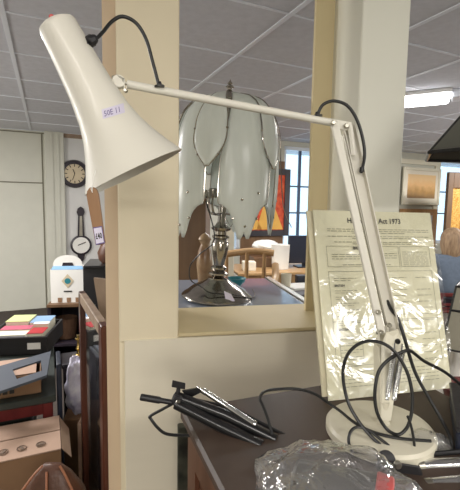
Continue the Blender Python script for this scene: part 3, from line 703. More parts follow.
# ------------------------------------------------ counter under it
rA = atz(270, 278, CTZ); rB = atz(306, 299.5, CTZ)
sr = max((rA - P0).dot(U), (rB - P0).dot(U)); bmax = (rA - P0).dot(N)
ct = thing('shop_counter', 'display counter with blue-grey glass top behind the partition sill', 'counter', P0 + U * .3 + N * .6)
MB().box(P0, AW, (.02, sr - .03), (.275, bmax), (CTZ - .012, CTZ), .002).build('glass_top', 'counter_glass', ct)
MB().box(P0, AW, (.03, sr - .04), (.285, bmax - .01), (0, CTZ - .012)).build('body', 'white_frame', ct, smooth=False)
MB().box(P0, AW, (sr - .03, sr), (.275, bmax + .01), (CTZ - .025, CTZ + .006), .003).build('edge_rail', 'steel', ct)

# ================================================================== BACK ROOM THROUGH THE OPENING
def pbox(x0, x1, ytop, ybot, Y, depth, ang=0, z0=None):
    """upright block whose front face spans the given image area at distance Y"""
    a_ = at(x0, ybot, Y); b_ = at(x1, ybot, Y); t_ = at(x0, ytop, Y); o = V(a_.x, a_.y, 0); wd = (b_.x - a_.x) / math.cos(ang)
    return MB().box(o, ang, (0, wd), (0, depth), (a_.z if z0 is None else z0, t_.z), .004 if depth > .02 else 0)
wd_ = thing('wardrobe', 'tall brown wooden wardrobe with bare side behind the petal lamp', 'wardrobe', at(165, 300, 2.3))
pbox(120, 205, 200, 300, 2.2, .5, 0, .08).build('body', 'brown_wood', wd_)
pbox(118, 207, 197, 201, 2.18, .54, 0).build('cornice', 'brown_wood', wd_)
pbox(120, 205, 290, 300, 2.2, .5, 0, 0).build('plinth', 'mahogany', wd_)
vz = at(209, 279, 1.72)
vt = CTZ
vase = MB().lathe([(.02, 0), (.028, .01), (.03, .04), (.036, .10), (.030, .16), (.018, .19), (.024, .205), (.03, .212), (.025, .222), (.012, .235), (.001, .24)], V(at(204.5, 280, 1.76).x, 1.76, CTZ), (0, 0, 1), 28).build('carved_figure', 'ceramic')
tag(vase, 'brown and cream turned figure standing on the counter left of the petal lamp stem', 'figure')
tag(pbox(219, 234, 206, 252, 3.4, .3, 0, 0).build('white_cabinet', 'white_frame', bevel=.004), 'narrow white cabinet visible right of the petal lamp stem', 'cabinet')
tag(MB().lathe([(.012, 0), (.016, .003), (.040, .03), (.045, .045), (.042, .045), (.037, .03), (.01, .006), (0, .006)], V(at(236, 272, 1.74).x, 1.74, CTZ), seg=32, close=False).build('teal_bowl', 'teal'), 'small teal bowl on the glass counter right of the petal lamp stem', 'bowl')
dk = thing('writing_desk', 'wooden writing desk by the window crowded with things', 'desk', at(275, 275, 4.2))
zD = at(280, 274, 4.0).z
o_d = V(at(238, 270, 4.0).x, 4.0, 0)
MB().box(o_d, .2, (0, 1.15), (0, .65), (zD - .03, zD), .004).build('top', 'honey_wood', dk)
for i, j in ((.03, .03), (1.07, .03), (.03, .57), (1.07, .57)): MB().box(o_d, .2, (i, i + .05), (j, j + .05), (0, zD - .03)).build('leg', 'honey_wood', dk)
MB().box(o_d, .2, (.04, 1.1), (.04, .06), (zD - .15, zD - .03)).build('apron', 'honey_wood', dk)
def on_desk(px_, Y): p = at(px_, 270, Y); return V(p.x, Y, zD)
tag(MB().lathe([(.085, 0), (.09, .004), (.1, .26), (.102, .265), (.096, .265), (.088, .01), (0, .008)], on_desk(280, 4.35), seg=36, close=False).build('white_bin', 'white_paper'), 'plain white round bin standing on the desk beside the dark monitor', 'bin')
mo = thing('monitor', 'dark monitor seen on the desk at the right edge of the opening', 'monitor', on_desk(297, 4.4))
p = on_desk(288, 4.42)
MB().box(p, .2, (0, .42), (0, .04), (.05, .36), .006).build('screen', 'monitor', mo)
MB().box(p, .2, (.18, .24), (.02, .05), (.01, .08)).build('neck', 'monitor', mo); MB().box(p, .2, (.1, .32), (-.03, .12), (0, .014), .004).build('foot', 'monitor', mo)
cl = blob(V(on_desk(265, 4.55).x, 4.52, zD + .235), .15, .09, .06, 5, 'white_bundle', 'white_paper', flat=False, n=32); 
tag(cl, 'white crumpled cloth bundle on the box stack under the red picture', 'bundle')
tag(pbox(254, 277, 258, 274, 4.4, .22, .2, zD).build('storage_box', 'brown_wood'), 'brown wooden box on the desk holding up the white bundle', 'box')
tag(pbox(243, 256, 262, 274, 4.15, .12, .1, zD).build('cream_box', 'mount'), 'small cream box on the left end of the desk', 'box')
tag(pbox(222, 231, 260, 274, 3.9, .15, .1, zD - .7).build('storage_crate', 'driftwood'), 'weathered wooden crate left of the desk', 'crate')
# wooden armchair
# armchair
ac = thing('wooden_armchair', 'honey coloured wooden armchair with curved arm rail below the red picture', 'armchair', V(at(256, 280, 2.75).x, 2.75, 0))
ax_, ay_ = at(251, 280, 2.85).x, 2.85
zarm = at(256, 289, 2.6).z; 
MB().tube(spline([V(ax_ - .22, ay_ - .12, zarm + .02), V(ax_ - .2, ay_ - .25, zarm), V(ax_ - .05, ay_ - .30, zarm - .01), V(ax_ + .1, ay_ - .25, zarm + .01), V(ax_ + .16, ay_ - .12, zarm + .05), V(ax_ + .17, ay_ - .02, zarm + .13)], 6), .026, 12).build('arm_rail', 'honey_wood', ac)
for dx_, dy_, t_ in ((-.2, -.2, -.01), (.14, -.2, .0), (-.02, -.29, -.02)):
    MB().lathe([(.016, .46), (.02, .6), (.014, .7), (.018, zarm + t_)], V(ax_ + dx_, ay_ + dy_, 0), seg=14).build('spindle', 'honey_wood', ac)
MB().box(V(ax_, ay_, 0), 0, (-.23, .13), (-.28, .12), (.43, .47), .012).build('seat', 'honey_wood', ac)
for dx_, dy_ in ((-.2, -.25), (.1, -.25), (-.2, .08), (.1, .08)): MB().lathe([(.016, 0), (.022, .2), (.018, .44)], V(ax_ + dx_, ay_ + dy_, 0), seg=14).build('leg', 'honey_wood', ac)
for dx_ in (-.03, .1, -.18): MB().lathe([(.014, .47), (.017, .9), (.014, zarm + .2)], V(ax_ + dx_, ay_ + .09, 0), seg=12).build('back_spindle', 'honey_wood', ac)
MB().tube(spline([V(ax_ - .22, ay_ + .09, zarm + .18), V(ax_, ay_ + .11, zarm + .21), V(ax_ + .17, ay_ + .09, zarm + .2)], 5), .025, 10).build('back_rail', 'honey_wood', ac)
# second table right of the counter with papers and a cup
t2 = thing('side_table', 'dark side table with papers beyond the counter rail', 'table', V(at(292, 285, 2.6).x, 2.6, 0))
zT = at(290, 287, 2.35).z; o2 = V(at(279, 285, 2.3).x, 2.12, 0)
MB().box(o2, .2, (0, .8), (0, .34), (zT - .025, zT), .004).build('top', 'dark_frame', t2)
for i, j in ((.03, .03), (.73, .03), (.03, .27), (.73, .27)): MB().box(o2, .2, (i, i + .04), (j, j + .04), (0, zT - .025)).build('leg', 'dark_frame', t2)
tag(MB().lathe([(.024, 0), (.027, .003), (.031, .085), (.029, .085), (.025, .006), (0, .005)], V(at(286, 285, 2.32).x, 2.32, zT), seg=24, close=False).build('cream_cup', 'white_frame'), 'cream cup standing on the dark side table', 'cup')
pp = V(at(293, 285, 2.3).x, 2.24, zT)
tag(MB().box(pp, .5, (0, .2), (0, .14), (0, .012)).build('paper_stack', 'white_paper', smooth=False), 'low stack of white papers on the dark side table', 'papers')
tag(MB().box(pp + V(.05, .21, 0), .1, (0, .18), (0, .06), (0, .05), .003).build('black_case', 'navy'), 'small black case behind the paper stack on the side table', 'case')
# red picture
pf = thing('framed_picture', 'red and orange picture in a dark frame hanging between the far windows', 'picture', at(264, 236, 5.4))
def wallpic(org, px0, px1, py0, py1, fw, fmat, parts, parent, off=.02, depth=.03):
    a_ = wall_s(px0, org); b_ = wall_s(px1, org); zt = wall_z((px0 + px1) / 2, py0, org); z_b = wall_z((px0 + px1) / 2, py1, org)
    m_ = MB(); y0_, y1_ = -off - depth, -off
    m_.box(org, A, (a_, a_ + fw), (y0_, y1_), (z_b, zt), .004); m_.box(org, A, (b_ - fw, b_), (y0_, y1_), (z_b, zt), .004)
    m_.box(org, A, (a_ + fw, b_ - fw), (y0_, y1_), (z_b, z_b + fw), .004); m_.box(org, A, (a_ + fw, b_ - fw), (y0_, y1_), (zt - fw, zt), .004)
    m_.build('frame', fmat, parent)
    for i, (ins, nm, mt) in enumerate(parts):
        MB().box(org, A, (a_ + ins, b_ - ins), (y1_ - .014 - i * .003, y1_ - .011 - i * .003), (z_b + ins, zt - ins)).build(nm, mt, parent, smooth=False)
    return a_, b_, z_b, zt
WORLD[pf.name] = Vector(pf.location)
a_, b_, z_b, zt = wallpic(P2, 236, 288, 168, 236, .09, 'dark_frame', [(.08, 'canvas', 'red_print')], pf, .025)
mt_ = MB()
for cx_, w_, h_ in ((.28, .16, .32), (.5, .12, .38), (.72, .14, .30)):
    s_c = a_ + (b_ - a_) * cx_
    mt_.prism([P2 + E2 * (s_c - w_) + E1 * -.045 + UZ * (z_b + .1), P2 + E2 * (s_c + w_) + E1 * -.045 + UZ * (z_b + .1), P2 + E2 * s_c + E1 * -.045 + UZ * (z_b + .1 + h_)], E1 * .002)
mt_.build('painted_shapes', 'yellow_print', pf, smooth=False)
# ================================================================== FAR RIGHT
p1_ = thing('framed_picture', 'orange landscape in a wide cream frame on the far wall at right', 'picture', at(417, 205, 8.5))
wallpic(P2, 399, 436, 168, 205, .05, 'white_frame', [(.045, 'mount', 'mount'), (.12, 'print', 'landscape')], p1_, .045)
p2_ = thing('framed_picture', 'tan framed pale sketch hanging below the orange landscape', 'picture', at(417, 250, 8.5))
wallpic(P2, 398, 435, 209, 256, .11, 'tan_frame', [(.10, 'print', 'sketch')], p2_, .045)
gt = thing('gold_screen', 'gold beaded screen in a brown wooden frame at the right edge', 'screen', V(at(475, 250, 6.2).x, 6.2, 0))
go_ = V(at(447.5, 200, 6.2).x, 6.2, 0); gz0, gz1 = .25, at(450, 172, 6.2).z
gf = MB(); 
gf.box(go_, .15, (0, .09), (0, .06), (0, gz1), .004); gf.box(go_, .15, (.95, 1.04), (0, .06), (0, gz1), .004); gf.box(go_, .15, (.09, .95), (0, .06), (gz1 - .24, gz1), .004); gf.box(go_, .15, (.09, .95), (0, .06), (.1, .25), .004)
gf.build('frame', 'brown_wood', gt)
MB().box(go_, .15, (.09, .95), (.02, .035), (gz0, gz1 - .24)).build('beaded_panel', 'gold', gt, smooth=False)
MB().box(go_, .15, (.26, .95), (.012, .02), (.8, gz1 - .5)).build('crimson_inset', 'crimson', gt, smooth=False)
# fluorescent light
fl = thing('ceiling_light', 'bright white fluorescent batten light on the tiled ceiling', 'ceiling light', V(2.1, 4.0, CZ))
fa = atz(395, 103, CZ - .05); fb = atz(452, 97.5, CZ - .05); fd = (fb - fa); fang = math.atan2(fd.y, fd.x)
fo = V(fa.x, fa.y, 0) - fd.normalized() * .5
MB().box(fo, fang, (0, fd.length + .5), (-.13, .13), (CZ - .03, CZ), .004).build('housing', 'lamp_inner', fl)
MB().box(fo, fang, (.02, fd.length + .48), (-.115, .115), (CZ - .075, CZ - .03), .012).build('diffuser', 'tube', fl)
MB().box(fo, fang, (fd.length + .5, fd.length + .56), (-.08, .08), (CZ - .07, CZ), .004).build('end_cap', 'grid', fl)

# ------------------------------------------------ person seated, seen from behind
from mathutils import Quaternion
pc = V(at(449, 300, 4.3).x, 4.3, 0)
HZ = at(447, 228, 4.3).z
pe = thing('person', 'seated person with shoulder-length fair hair in a blue-grey denim jacket, seen from behind', 'person', pc)
def skin(name, joints, edges, rads, m, parent, sub=2, root=0):
    me = bpy.data.meshes.new(name); o0 = WORLD[parent.name]
    me.from_pydata([tuple(Vector(j) - o0) for j in joints], edges, []); ob = bpy.data.objects.new(name, me); COL.objects.link(ob); ob.parent = parent
    me.materials.append(M[m]); md = ob.modifiers.new('skin', 'SKIN'); md.use_smooth_shade = True
    for i, r in enumerate(rads):
        s_ = me.skin_vertices[0].data[i]; s_.radius = (r, r) if not isinstance(r, tuple) else r; s_.use_root = (i == root)
    sb = ob.modifiers.new('sub', 'SUBSURF'); sb.levels = sub; sb.render_levels = sub
    WORLD[ob.name] = o0.copy(); return ob
x, y = pc.x, pc.y; sz = HZ - .25 - .02   # neck height
# body: pelvis(0) spine neck head, arms, legs
J = [(x, y, .55), (x, y, .72), (x, y + .01, sz - .14), (x, y + .02, sz - .03), (x, y + .02, sz + .05), (x, y + .03, HZ - .14), (x, y + .03, HZ - .05),
     (x - .17, y + .02, sz - .07), (x - .22, y + .03, sz - .32), (x - .16, y + .24, sz - .40),
     (x + .17, y + .02, sz - .07), (x + .22, y + .03, sz - .32), (x + .16, y + .24, sz - .40),
     (x - .1, y + .04, .52), (x - .11, y + .44, .50), (x - .11, y + .46, .10), (x + .1, y + .04, .52), (x + .11, y + .44, .50), (x + .11, y + .46, .10),
     (x - .11, y + .58, .05), (x + .11, y + .58, .05)]
E = [(0, 1), (1, 2), (2, 3), (3, 4), (4, 5), (5, 6), (2, 7), (7, 8), (8, 9), (2, 10), (10, 11), (11, 12), (0, 13), (13, 14), (14, 15), (0, 16), (16, 17), (17, 18), (15, 19), (18, 20)]
RR = [.15, .14, .13, .07, .052, .085, .075, .06, .045, .028, .06, .045, .028, .09, .065, .045, .09, .065, .045, .04, .04]
for sgn, wr_ in ((-1, 9), (1, 12)):
    w0 = Vector(J[wr_]); b0 = len(J); J.append(tuple(w0 + V(-sgn * .03, .06, -.005))); E.append((wr_, b0)); RR.append(.03)
    for i, (dx_, L_) in enumerate(((-.027, .062), (-.009, .074), (.009, .07), (.026, .055))):
        k0 = len(J); a1_ = w0 + V(-sgn * .03 + dx_, .10, -.002); a2_ = a1_ + V(0, L_ * .55, -.005); a3_ = a2_ + V(0, L_ * .4, -.022)
        J += [tuple(a1_), tuple(a2_), tuple(a3_)]; E += [(b0, k0), (k0, k0 + 1), (k0 + 1, k0 + 2)]; RR += [.010, .009, .008]
    k0 = len(J); J += [tuple(w0 + V(-sgn * .062, .07, -.01)), tuple(w0 + V(-sgn * .075, .10, -.02))]; E += [(b0, k0), (k0, k0 + 1)]; RR += [.011, .009]
body = skin('body', J, E, RR, 'skin', pe)
jk = skin('jacket', [(x, y, .50), (x, y, .70), (x, y + .01, sz - .16), (x, y + .02, sz - .03), (x - .17, y + .01, sz - .07), (x - .235, y + .03, sz - .32), (x - .165, y + .22, sz - .395), (x + .17, y + .01, sz - .07), (x + .235, y + .03, sz - .32), (x + .165, y + .22, sz - .395)],
     [(0, 1), (1, 2), (2, 3), (2, 4), (4, 5), (5, 6), (2, 7), (7, 8), (8, 9)], [(.20, .15), (.185, .15), (.185, .145), (.075, .075), .08, .065, .045, .08, .065, .045], 'denim', pe)
skin('trousers', [(x, y, .56), (x - .1, y + .05, .54), (x - .11, y + .44, .52), (x - .11, y + .46, .12), (x + .1, y + .05, .54), (x + .11, y + .44, .52), (x + .11, y + .46, .12)], [(0, 1), (1, 2), (2, 3), (0, 4), (4, 5), (5, 6)], [.15, .115, .085, .062, .115, .085, .062], 'trouser', pe)
# hair: bob down to the shoulders, open at the face
hb = MB(); ns, nr = 30, 18; vs = []; hc = V(x, y + .03, HZ - .115)
for j in range(nr + 1):
    th = PI * .80 * j / nr
    for i in range(ns):
        ph = 2 * PI * i / ns; d = V(math.sin(th) * math.cos(ph), math.sin(th) * math.sin(ph), math.cos(th))
        face = max(0, d.y) ; r_ = .112 + .006 * noise.noise(d * 6) + .004 * noise.noise(V(ph * 6, 0, j * .1))
        low = max(0, (j / nr - .5) * 2)
        zz_ = d.z * .118 - low * .13 * (1 - .75 * face)
        vs.append(hc + V(d.x * r_ * (1 + .1 * low), d.y * r_ * (1 - .25 * face * low) - .01, zz_))
hb.add(vs, [(j * ns + i, j * ns + (i + 1) % ns, (j + 1) * ns + (i + 1) % ns, (j + 1) * ns + i) for j in range(nr) for i in range(ns)])
hb.build('hair', 'hair', pe, sharp=180, solid=.008)
# face on the far side of the head
fz = HZ - .12
MB().lathe([(.014, -.01), (.011, .01), (.004, .022)], V(x, y + .115, fz - .02), (0, 1, -.3), 10).build('nose', 'skin', pe)
for s_ in (-.032, .032): MB().lathe([(.0005, -.008), (.009, -.004), (.011, .002), (.0005, .008)], V(x + s_, y + .108, fz + .01), (0, 1, 0), 10).build('eye', 'white_paper', pe)
MB().tube([V(x - .022, y + .110, fz - .055), V(x, y + .116, fz - .057), V(x + .022, y + .110, fz - .055)], .005, 6).build('mouth', 'pinkish', pe)
# chair
ch = thing('dining_chair', 'reddish brown chair under the seated person', 'chair', pc)
MB().box(pc, 0, (-.21, .21), (-.18, .26), (.40, .435), .01).build('seat', 'red_wood', ch)
for i, j in ((-.2, -.19), (.165, -.19), (-.2, .22), (.165, .22)):
    MB().box(pc, 0, (i, i + .035), (j, j + .035), (0, .40 if j > 0 else .62), .004).build('leg', 'red_wood', ch)
MB().box(pc, 0, (-.165, .165), (-.185, -.165), (.58, .62), .006).build('back_rail', 'red_wood', ch); MB().box(pc, 0, (-.165, .165), (-.185, -.165), (.48, .51), .006).build('back_rail', 'red_wood', ch)

# ------------------------------------------------ dark panelled lamp shades at the right edge
def panel_shade(name, label, pts_bottom, pts_top, mglass, extra=None, cap=True):
    ctr_ = sum(pts_bottom, Vector()) / len(pts_bottom)
    return ctr_
hs = thing('hanging_lampshade', 'black edged glass pendant shade whose corner points in at upper right', 'pendant lamp', V(at(497, 150, 1.05).x, 1.05, CZ))
cxy = V(at(497, 150, 1.0).x, 1.0, 0); zl = at(426, 152, .98).z; zr_ = zl + .15; RA, RB_ = .175, .045
nS = 6; rot = R(186)
def ring(r, z, off=0): return [V(cxy.x + r * math.cos(rot + 2 * PI * i / nS), cxy.y + r * math.sin(rot + 2 * PI * i / nS), z) for i in range(nS)]
r0, r1, rm = ring(RA, zl), ring(RB_, zr_), ring(RA - .004, zl - .010)
for i in range(nS):
    j = (i + 1) % nS
    MB().add([r0[i], r0[j], r1[j], r1[i]], [(0, 1, 2, 3)]).build('glass_panel', 'panel_dark', hs, smooth=False, solid=.003)
ld = MB()
for i in range(nS):
    ld.tube([r0[i], r1[i]], .004, 8); ld.tube([r0[i], r0[(i + 1) % nS]], .005, 8); ld.tube([r1[i], r1[(i + 1) % nS]], .003, 8)
ld.build('leading', 'black_metal', hs)
MB().tube([V(cxy.x, cxy.y, zr_ - .0), V(cxy.x, cxy.y, CZ)], .004, 8).build('pendant_rod', 'black_metal', hs)
MB().lathe([(.05, 0), (.045, .02), (.008, .03)], V(cxy.x, cxy.y, zr_ - .002), seg=20).build('shade_cap', 'black_metal', hs)
# lower one: standing lantern-like shade
ls = thing('panel_table_lamp', 'grey glass panelled shade with black edges at the right of the notice', 'table lamp', V(.64, .93, BZ - .35))
c2 = V(at(497, 330, .92).x, .95, 0)
zlo = at(443, 353, .9).z; zhi = at(458, 288, .92).z
nS = 4; rot = R(188)
def ring2(r, z): return [V(c2.x + r * math.cos(rot + 2 * PI * i / nS), c2.y + r * math.sin(rot + 2 * PI * i / nS), z) for i in range(nS)]
RL = c2.x - at(441.5, 352, .93).x; RU = c2.x - at(457.5, 288, .93).x
q0, q1 = ring2(RL, zlo), ring2(RU, zhi); ld = MB()
for i in range(nS):
    j = (i + 1) % nS
    MB().add([q0[i], q0[j], q1[j], q1[i]], [(0, 1, 2, 3)]).build('glass_panel', 'panel_glass', ls, smooth=False, solid=.003)
    ld.tube([q0[i], q1[i]], .003, 8); ld.tube([q0[i], q0[j]], .0028, 8); ld.tube([q1[i], q1[j]], .003, 8)
    e0, e1_ = q0[i].lerp(q1[i], .62), q0[j].lerp(q1[j], .62); ld.tube([e0, e1_], .0035, 8)
ld.build('leading', 'black_metal', ls)
# stands on a small table right of the bureau
TZ = .80
tb = thing('small_table', 'reddish small table right of the bureau carrying the panelled lamp', 'table', V(c2.x + .02, c2.y, 0))
to_ = V(cR.x + .05, cR.y - .06, 0)
MB().box(to_, AB, (0, .6), (-.30, .34), (TZ - .03, TZ), .005).build('top', 'red_wood', tb)
for i, j in ((.02, -.28), (.54, -.28), (.02, .16), (.54, .16)): MB().box(to_, AB, (i, i + .04), (j, j + .04), (0, TZ - .03)).build('leg', 'red_wood', tb)
MB().lathe([(.07, 0), (.075, .01), (.03, .03), (.012, .05), (.018, .12), (.012, .2), (.010, zhi - TZ)], V(c2.x, c2.y, TZ), seg=28).build('stand', 'black_metal', ls)
MB().tube([V(c2.x - RU * .7, c2.y, zhi), V(c2.x + RU * .7, c2.y, zhi)], .003, 8).build('spider', 'black_metal', ls)
# things by the right edge of the bureau
bb = blob(V(at(463, 378, 1.14).x, 1.14, TZ + .17), .08, .05, .165, 12, 'white_carrier_bag', 'white_paper', flat=False, n=40, amp=.3); tag(bb, 'white crumpled carrier bag between the notice and the panelled lamp', 'carrier bag')
bx_ = thing('wooden_bowl', 'reddish brown turned wooden bowl tipped at the right edge of the bureau', 'bowl', V(at(462, 391, .9).x, .93, TZ))
pq = V(at(470, 393, .86).x, .85, TZ)
MB().lathe([(.03, 0), (.035, .01), (.03, .03), (.02, .12), (.02, .2), (.045, .235), (.062, at(455, 386, .86).z - TZ), (.056, at(455, 386, .86).z - TZ), (.04, .245), (0, .23)], pq, seg=32, close=False).build('stemmed_bowl', 'red_wood', bx_)
bx_.name = 'wooden_goblet'; bx_['label'] = 'reddish brown turned wooden goblet by the right edge of the bureau'; bx_['category'] = 'goblet'
WORLD[bx_.name] = WORLD['wooden_bowl']
nb = thing('navy_box', 'dark navy box lying on the right end of the bureau top', 'box', atz(470, 440, BZ))
no_ = atz(455, 452, BZ); no_.z = 0; n2_ = atz(449, 402, BZ) - atz(455, 452, BZ); na_ = math.atan2(n2_.y, n2_.x) - PI / 2; nL_ = V(n2_.x, n2_.y, 0).length
MB().box(no_, na_, (0, .09), (0, nL_), (BZ + .001, BZ + .034), .003).build('body', 'navy', nb); MB().box(no_, na_, (-.002, .092), (-.002, nL_ + .002), (BZ + .034, BZ + .042), .002).build('lid', 'black_plastic', nb)

# ================================================================== LEFT SIDE CLUTTER
def rb2(px_, py_, z): p = atz(px_, py_, z); return p
# round clock and barometer on the back wall
def wpt(px_, py_, off=0):
    d = ray(px_, py_); n = E1; o = P1 - E1 * off; t = (o - CAM).dot(n) / d.dot(n); return CAM + d * t
cc_ = wpt(74.5, 174, 0); rk = (wpt(89.5, 174).x - wpt(74.5, 174).x) / math.cos(A) * .95
ck = thing('wall_clock', 'round dark framed wall clock half hidden behind the cream shade', 'clock', cc_)
MB().lathe([(rk * .8, 0), (rk, .01), (rk * 1.02, .03), (rk * .95, .055), (rk * .72, .06), (rk * .70, .045)], cc_, -E1, 40).build('case', 'dark_frame', ck)
MB().lathe([(rk * .72, .044), (rk * .72, .05)], cc_, -E1, 40).build('dial', 'clock_face', ck)
for i in range(12):
    a_ = i * PI / 6; d_ = E2 * math.cos(a_) + UZ * math.sin(a_); t_ = E2 * -math.sin(a_) + UZ * math.cos(a_)
    c = cc_ - E1 * .0505 + d_ * rk * .6
    MB().hexa([c - d_ * rk * .09 - t_ * rk * .03, c + d_ * rk * .09 - t_ * rk * .03, c + d_ * rk * .09 + t_ * rk * .03, c - d_ * rk * .09 + t_ * rk * .03], [p - E1 * .002 for p in (c - d_ * rk * .09 - t_ * rk * .03, c + d_ * rk * .09 - t_ * rk * .03, c + d_ * rk * .09 + t_ * rk * .03, c - d_ * rk * .09 + t_ * rk * .03)]).build('hour_mark', 'ink', ck, smooth=False)
for a_, L_, w_ in ((R(250), .5, .02), (R(110), .35, .03)):
    d_ = E2 * math.cos(a_) + UZ * math.sin(a_); MB().tube([cc_ - E1 * .054, cc_ - E1 * .054 + d_ * rk * L_], rk * w_, 6).build('clock_hand', 'ink', ck)
ba = thing('barometer', 'dark banjo barometer with white round dial on the white wall', 'barometer', wpt(81, 262))
bcen = wpt(81, 245); rbm = (wpt(91.5, 245).x - bcen.x) / math.cos(A)
MB().lathe([(rbm * .95, 0), (rbm, .01), (rbm, .03), (rbm * .85, .04), (rbm * .8, .034)], bcen, -E1, 36).build('dial_case', 'dark_frame', ba)
MB().lathe([(rbm * .8, .033), (rbm * .8, .037)], bcen, -E1, 36).build('dial', 'white_paper', ba)
MB().tube([bcen - E1 * .04 - E2 * rbm * .3, bcen - E1 * .04 + E2 * rbm * .45 + UZ * rbm * .3], .006, 6).build('needle', 'ink', ba)
sh_ = [(77.5, 238), (84.5, 238), (83.2, 216), (84.5, 212), (83.5, 208.5), (80.5, 206.5), (77.5, 208.5), (76.5, 212), (78, 216)]
MB().prism([wpt(*p, .001) for p in sh_], -E1 * .03).build('neck', 'dark_frame', ba, bevel=.003)
MB().prism([wpt(*p, .032) for p in ((79.3, 236), (82.6, 236), (82, 216), (79.8, 216))], -E1 * .004).build('thermometer_plate', 'steel', ba, smooth=False)
MB().prism([wpt(*p, .001) for p in ((77, 253), (85, 253), (84, 259), (81, 263), (78, 259))], -E1 * .03).build('tail', 'dark_frame', ba, bevel=.003)
# black shelf unit at 80-105 / 268
bs = thing('black_cabinet', 'black cabinet below the barometer on the far side of the post', 'cabinet', V(at(98, 300, 3.4).x, 3.6, 0))
pbox(83.5, 125, 268, 300, 3.3, .4, A * .5, .06).build('body', 'black_plastic', bs); pbox(83, 125, 266, 268.5, 3.28, .44, A * .5).build('top', 'black_metal', bs)
for q in (86, 118): pbox(q, q + 4, 300, 310, 3.32, .3, A * .5, 0).build('foot', 'black_metal', bs)
# reddish jug on it
tag(MB().lathe([(.05, 0), (.075, .03), (.085, .09), (.06, .15), (.04, .18), (.05, .2), (.045, .2), (.035, .17), (0, .15)], V(at(107, 262, 3.45).x, 3.47, at(107, 266, 3.28).z), seg=28, close=False).build('copper_jug', 'leather'), 'reddish brown jug on the black cabinet beside the post', 'jug')
# stand with white carton
zc = .62
stn = thing('side_cabinet', 'dark brown open side cabinet under the white carton', 'cabinet', V(at(66, 303, 3.5).x, 3.6, 0))
zct = at(66, 303.5, 3.5).z; so = V(at(49, 300, 3.5).x, 3.45, 0); sa = R(10); sw_ = at(82, 300, 3.5).x - at(49, 300, 3.5).x
MB().box(so, sa, (0, sw_), (0, .42), (zct - .03, zct), .003).build('top', 'brown_wood', stn)
MB().box(so, sa, (0, .03), (.02, .4), (0, zct - .03)).build('side_panel', 'dark_frame', stn); MB().box(so, sa, (sw_ - .03, sw_), (.02, .4), (0, zct - .03)).build('side_panel', 'dark_frame', stn)
MB().box(so, sa, (.03, sw_ - .03), (.39, .4), (0, zct - .03)).build('back_panel', 'dark_frame', stn)
zsh = at(66, 346, 3.45).z
MB().box(so, sa, (.03, sw_ - .03), (.02, .39), (zsh - .02, zsh)).build('shelf', 'dark_frame', stn)
cr = thing('white_carton', 'white carton with blue-green diamond logo standing on the brown side cabinet', 'carton', V(at(66, 303, 3.5).x, 3.55, zct))
co = V(at(50, 300, 3.48).x, 3.5, 0); cw = (at(82.5, 300, 3.5).x - at(50, 300, 3.5).x); ztop = at(66, 270, 3.5).z
MB().box(co, sa, (0, cw), (0, .26), (zct, ztop), .003).build('box', 'white_paper', cr)
def cf(u, v, off=.002): return co + V(math.cos(sa), math.sin(sa), 0) * (cw * u) - V(-math.sin(sa), math.cos(sa), 0) * off + UZ * (zct + (ztop - zct) * v)
MB().prism([cf(.5, .45), cf(.68, .66), cf(.5, .87), cf(.32, .66)], V(0, -.0015, 0)).build('logo_diamond', 'clock_face', cr, smooth=False)
MB().lathe([(.026, 0), (.026, .0015)], cf(.5, .66, .0036), V(math.sin(sa), -math.cos(sa), 0), 24).build('logo_disc', 'teal', cr)
pm2 = MB()
for a_, b_, c_, d_ in ((.38, .62, .33, .37),): pm2.prism([cf(a_, c_), cf(b_, c_), cf(b_, d_), cf(a_, d_)], V(0, -.0015, 0))
pm2.build('printed_word', 'ink', cr, smooth=False)
for u in (.2, .46, .72): MB().prism([cf(u, .02), cf(u + .12, .02), cf(u + .12, .16), cf(u, .16)], V(0, -.0015, 0)).build('printed_square', 'card_dark', cr, smooth=False)
# handled lid (arched flap) and blue bag showing on top
arc = [cf(.06, 1.0, -.02)] + [cf(.5 - .44 * math.cos(t), 1.0 + .42 * math.sin(t) ** .6, -.02) for t in [i * PI / 12 for i in range(1, 12)]] + [cf(.94, 1.0, -.02)]
MB().prism(arc, V(0, .004, 0)).build('arched_flap', 'white_paper', cr, smooth=False)
MB().prism([cf(.36, 1.2, -.014), cf(.64, 1.2, -.014), cf(.68, 1.06, -.014), cf(.32, 1.06, -.014)], V(0, .002, 0)).build('hand_hole', 'dark_frame', cr, smooth=False)
MB().prism([cf(.02, 1.0, .001), cf(.98, 1.0, .001), cf(.92, 1.1, -.012), cf(.08, 1.1, -.012)], V(0, .003, 0)).build('blue_printed_flap', 'blue_print', cr, smooth=False)
wk = MB().lathe([(.065, 0), (.08, .01), (.092, .10), (.096, .19), (.092, .2), (.085, .19), (.07, .02), (0, .015)], V(at(66.5, 340, 3.65).x, 3.67, zsh), seg=32, close=False).build('wicker_basket', 'wicker')
tag(wk, 'round brown wicker basket on the shelf below the white carton', 'basket')
# red framed table
TZ2 = .58
tr_ = atz(56, 395, TZ2); tr_.z = 0
rt = thing('low_table', 'low red framed table with dark green top holding the boxes', 'table', tr_ - E2 * .5 + E1 * .4)
MB().box(tr_, A, (-1.1, .0), (0, .86), (TZ2 - .035, TZ2), .004).build('top', 'dark_green', rt)
MB().box(tr_, A, (-1.07, -.03), (.02, .04), (TZ2 - .095, TZ2 - .035)).build('front_rail', 'red_wood', rt)
MB().box(tr_, A, (-.05, -.03), (.04, .9), (TZ2 - .095, TZ2 - .035)).build('side_rail', 'red_wood', rt)
for i, j in ((-.06, .01), (-.37, .01), (-1.09, .01), (-.06, .88), (-1.09, .88)): MB().box(tr_, A, (i, i + .045), (j, j + .045), (0, TZ2 - .035), .004).build('leg', 'red_wood', rt)
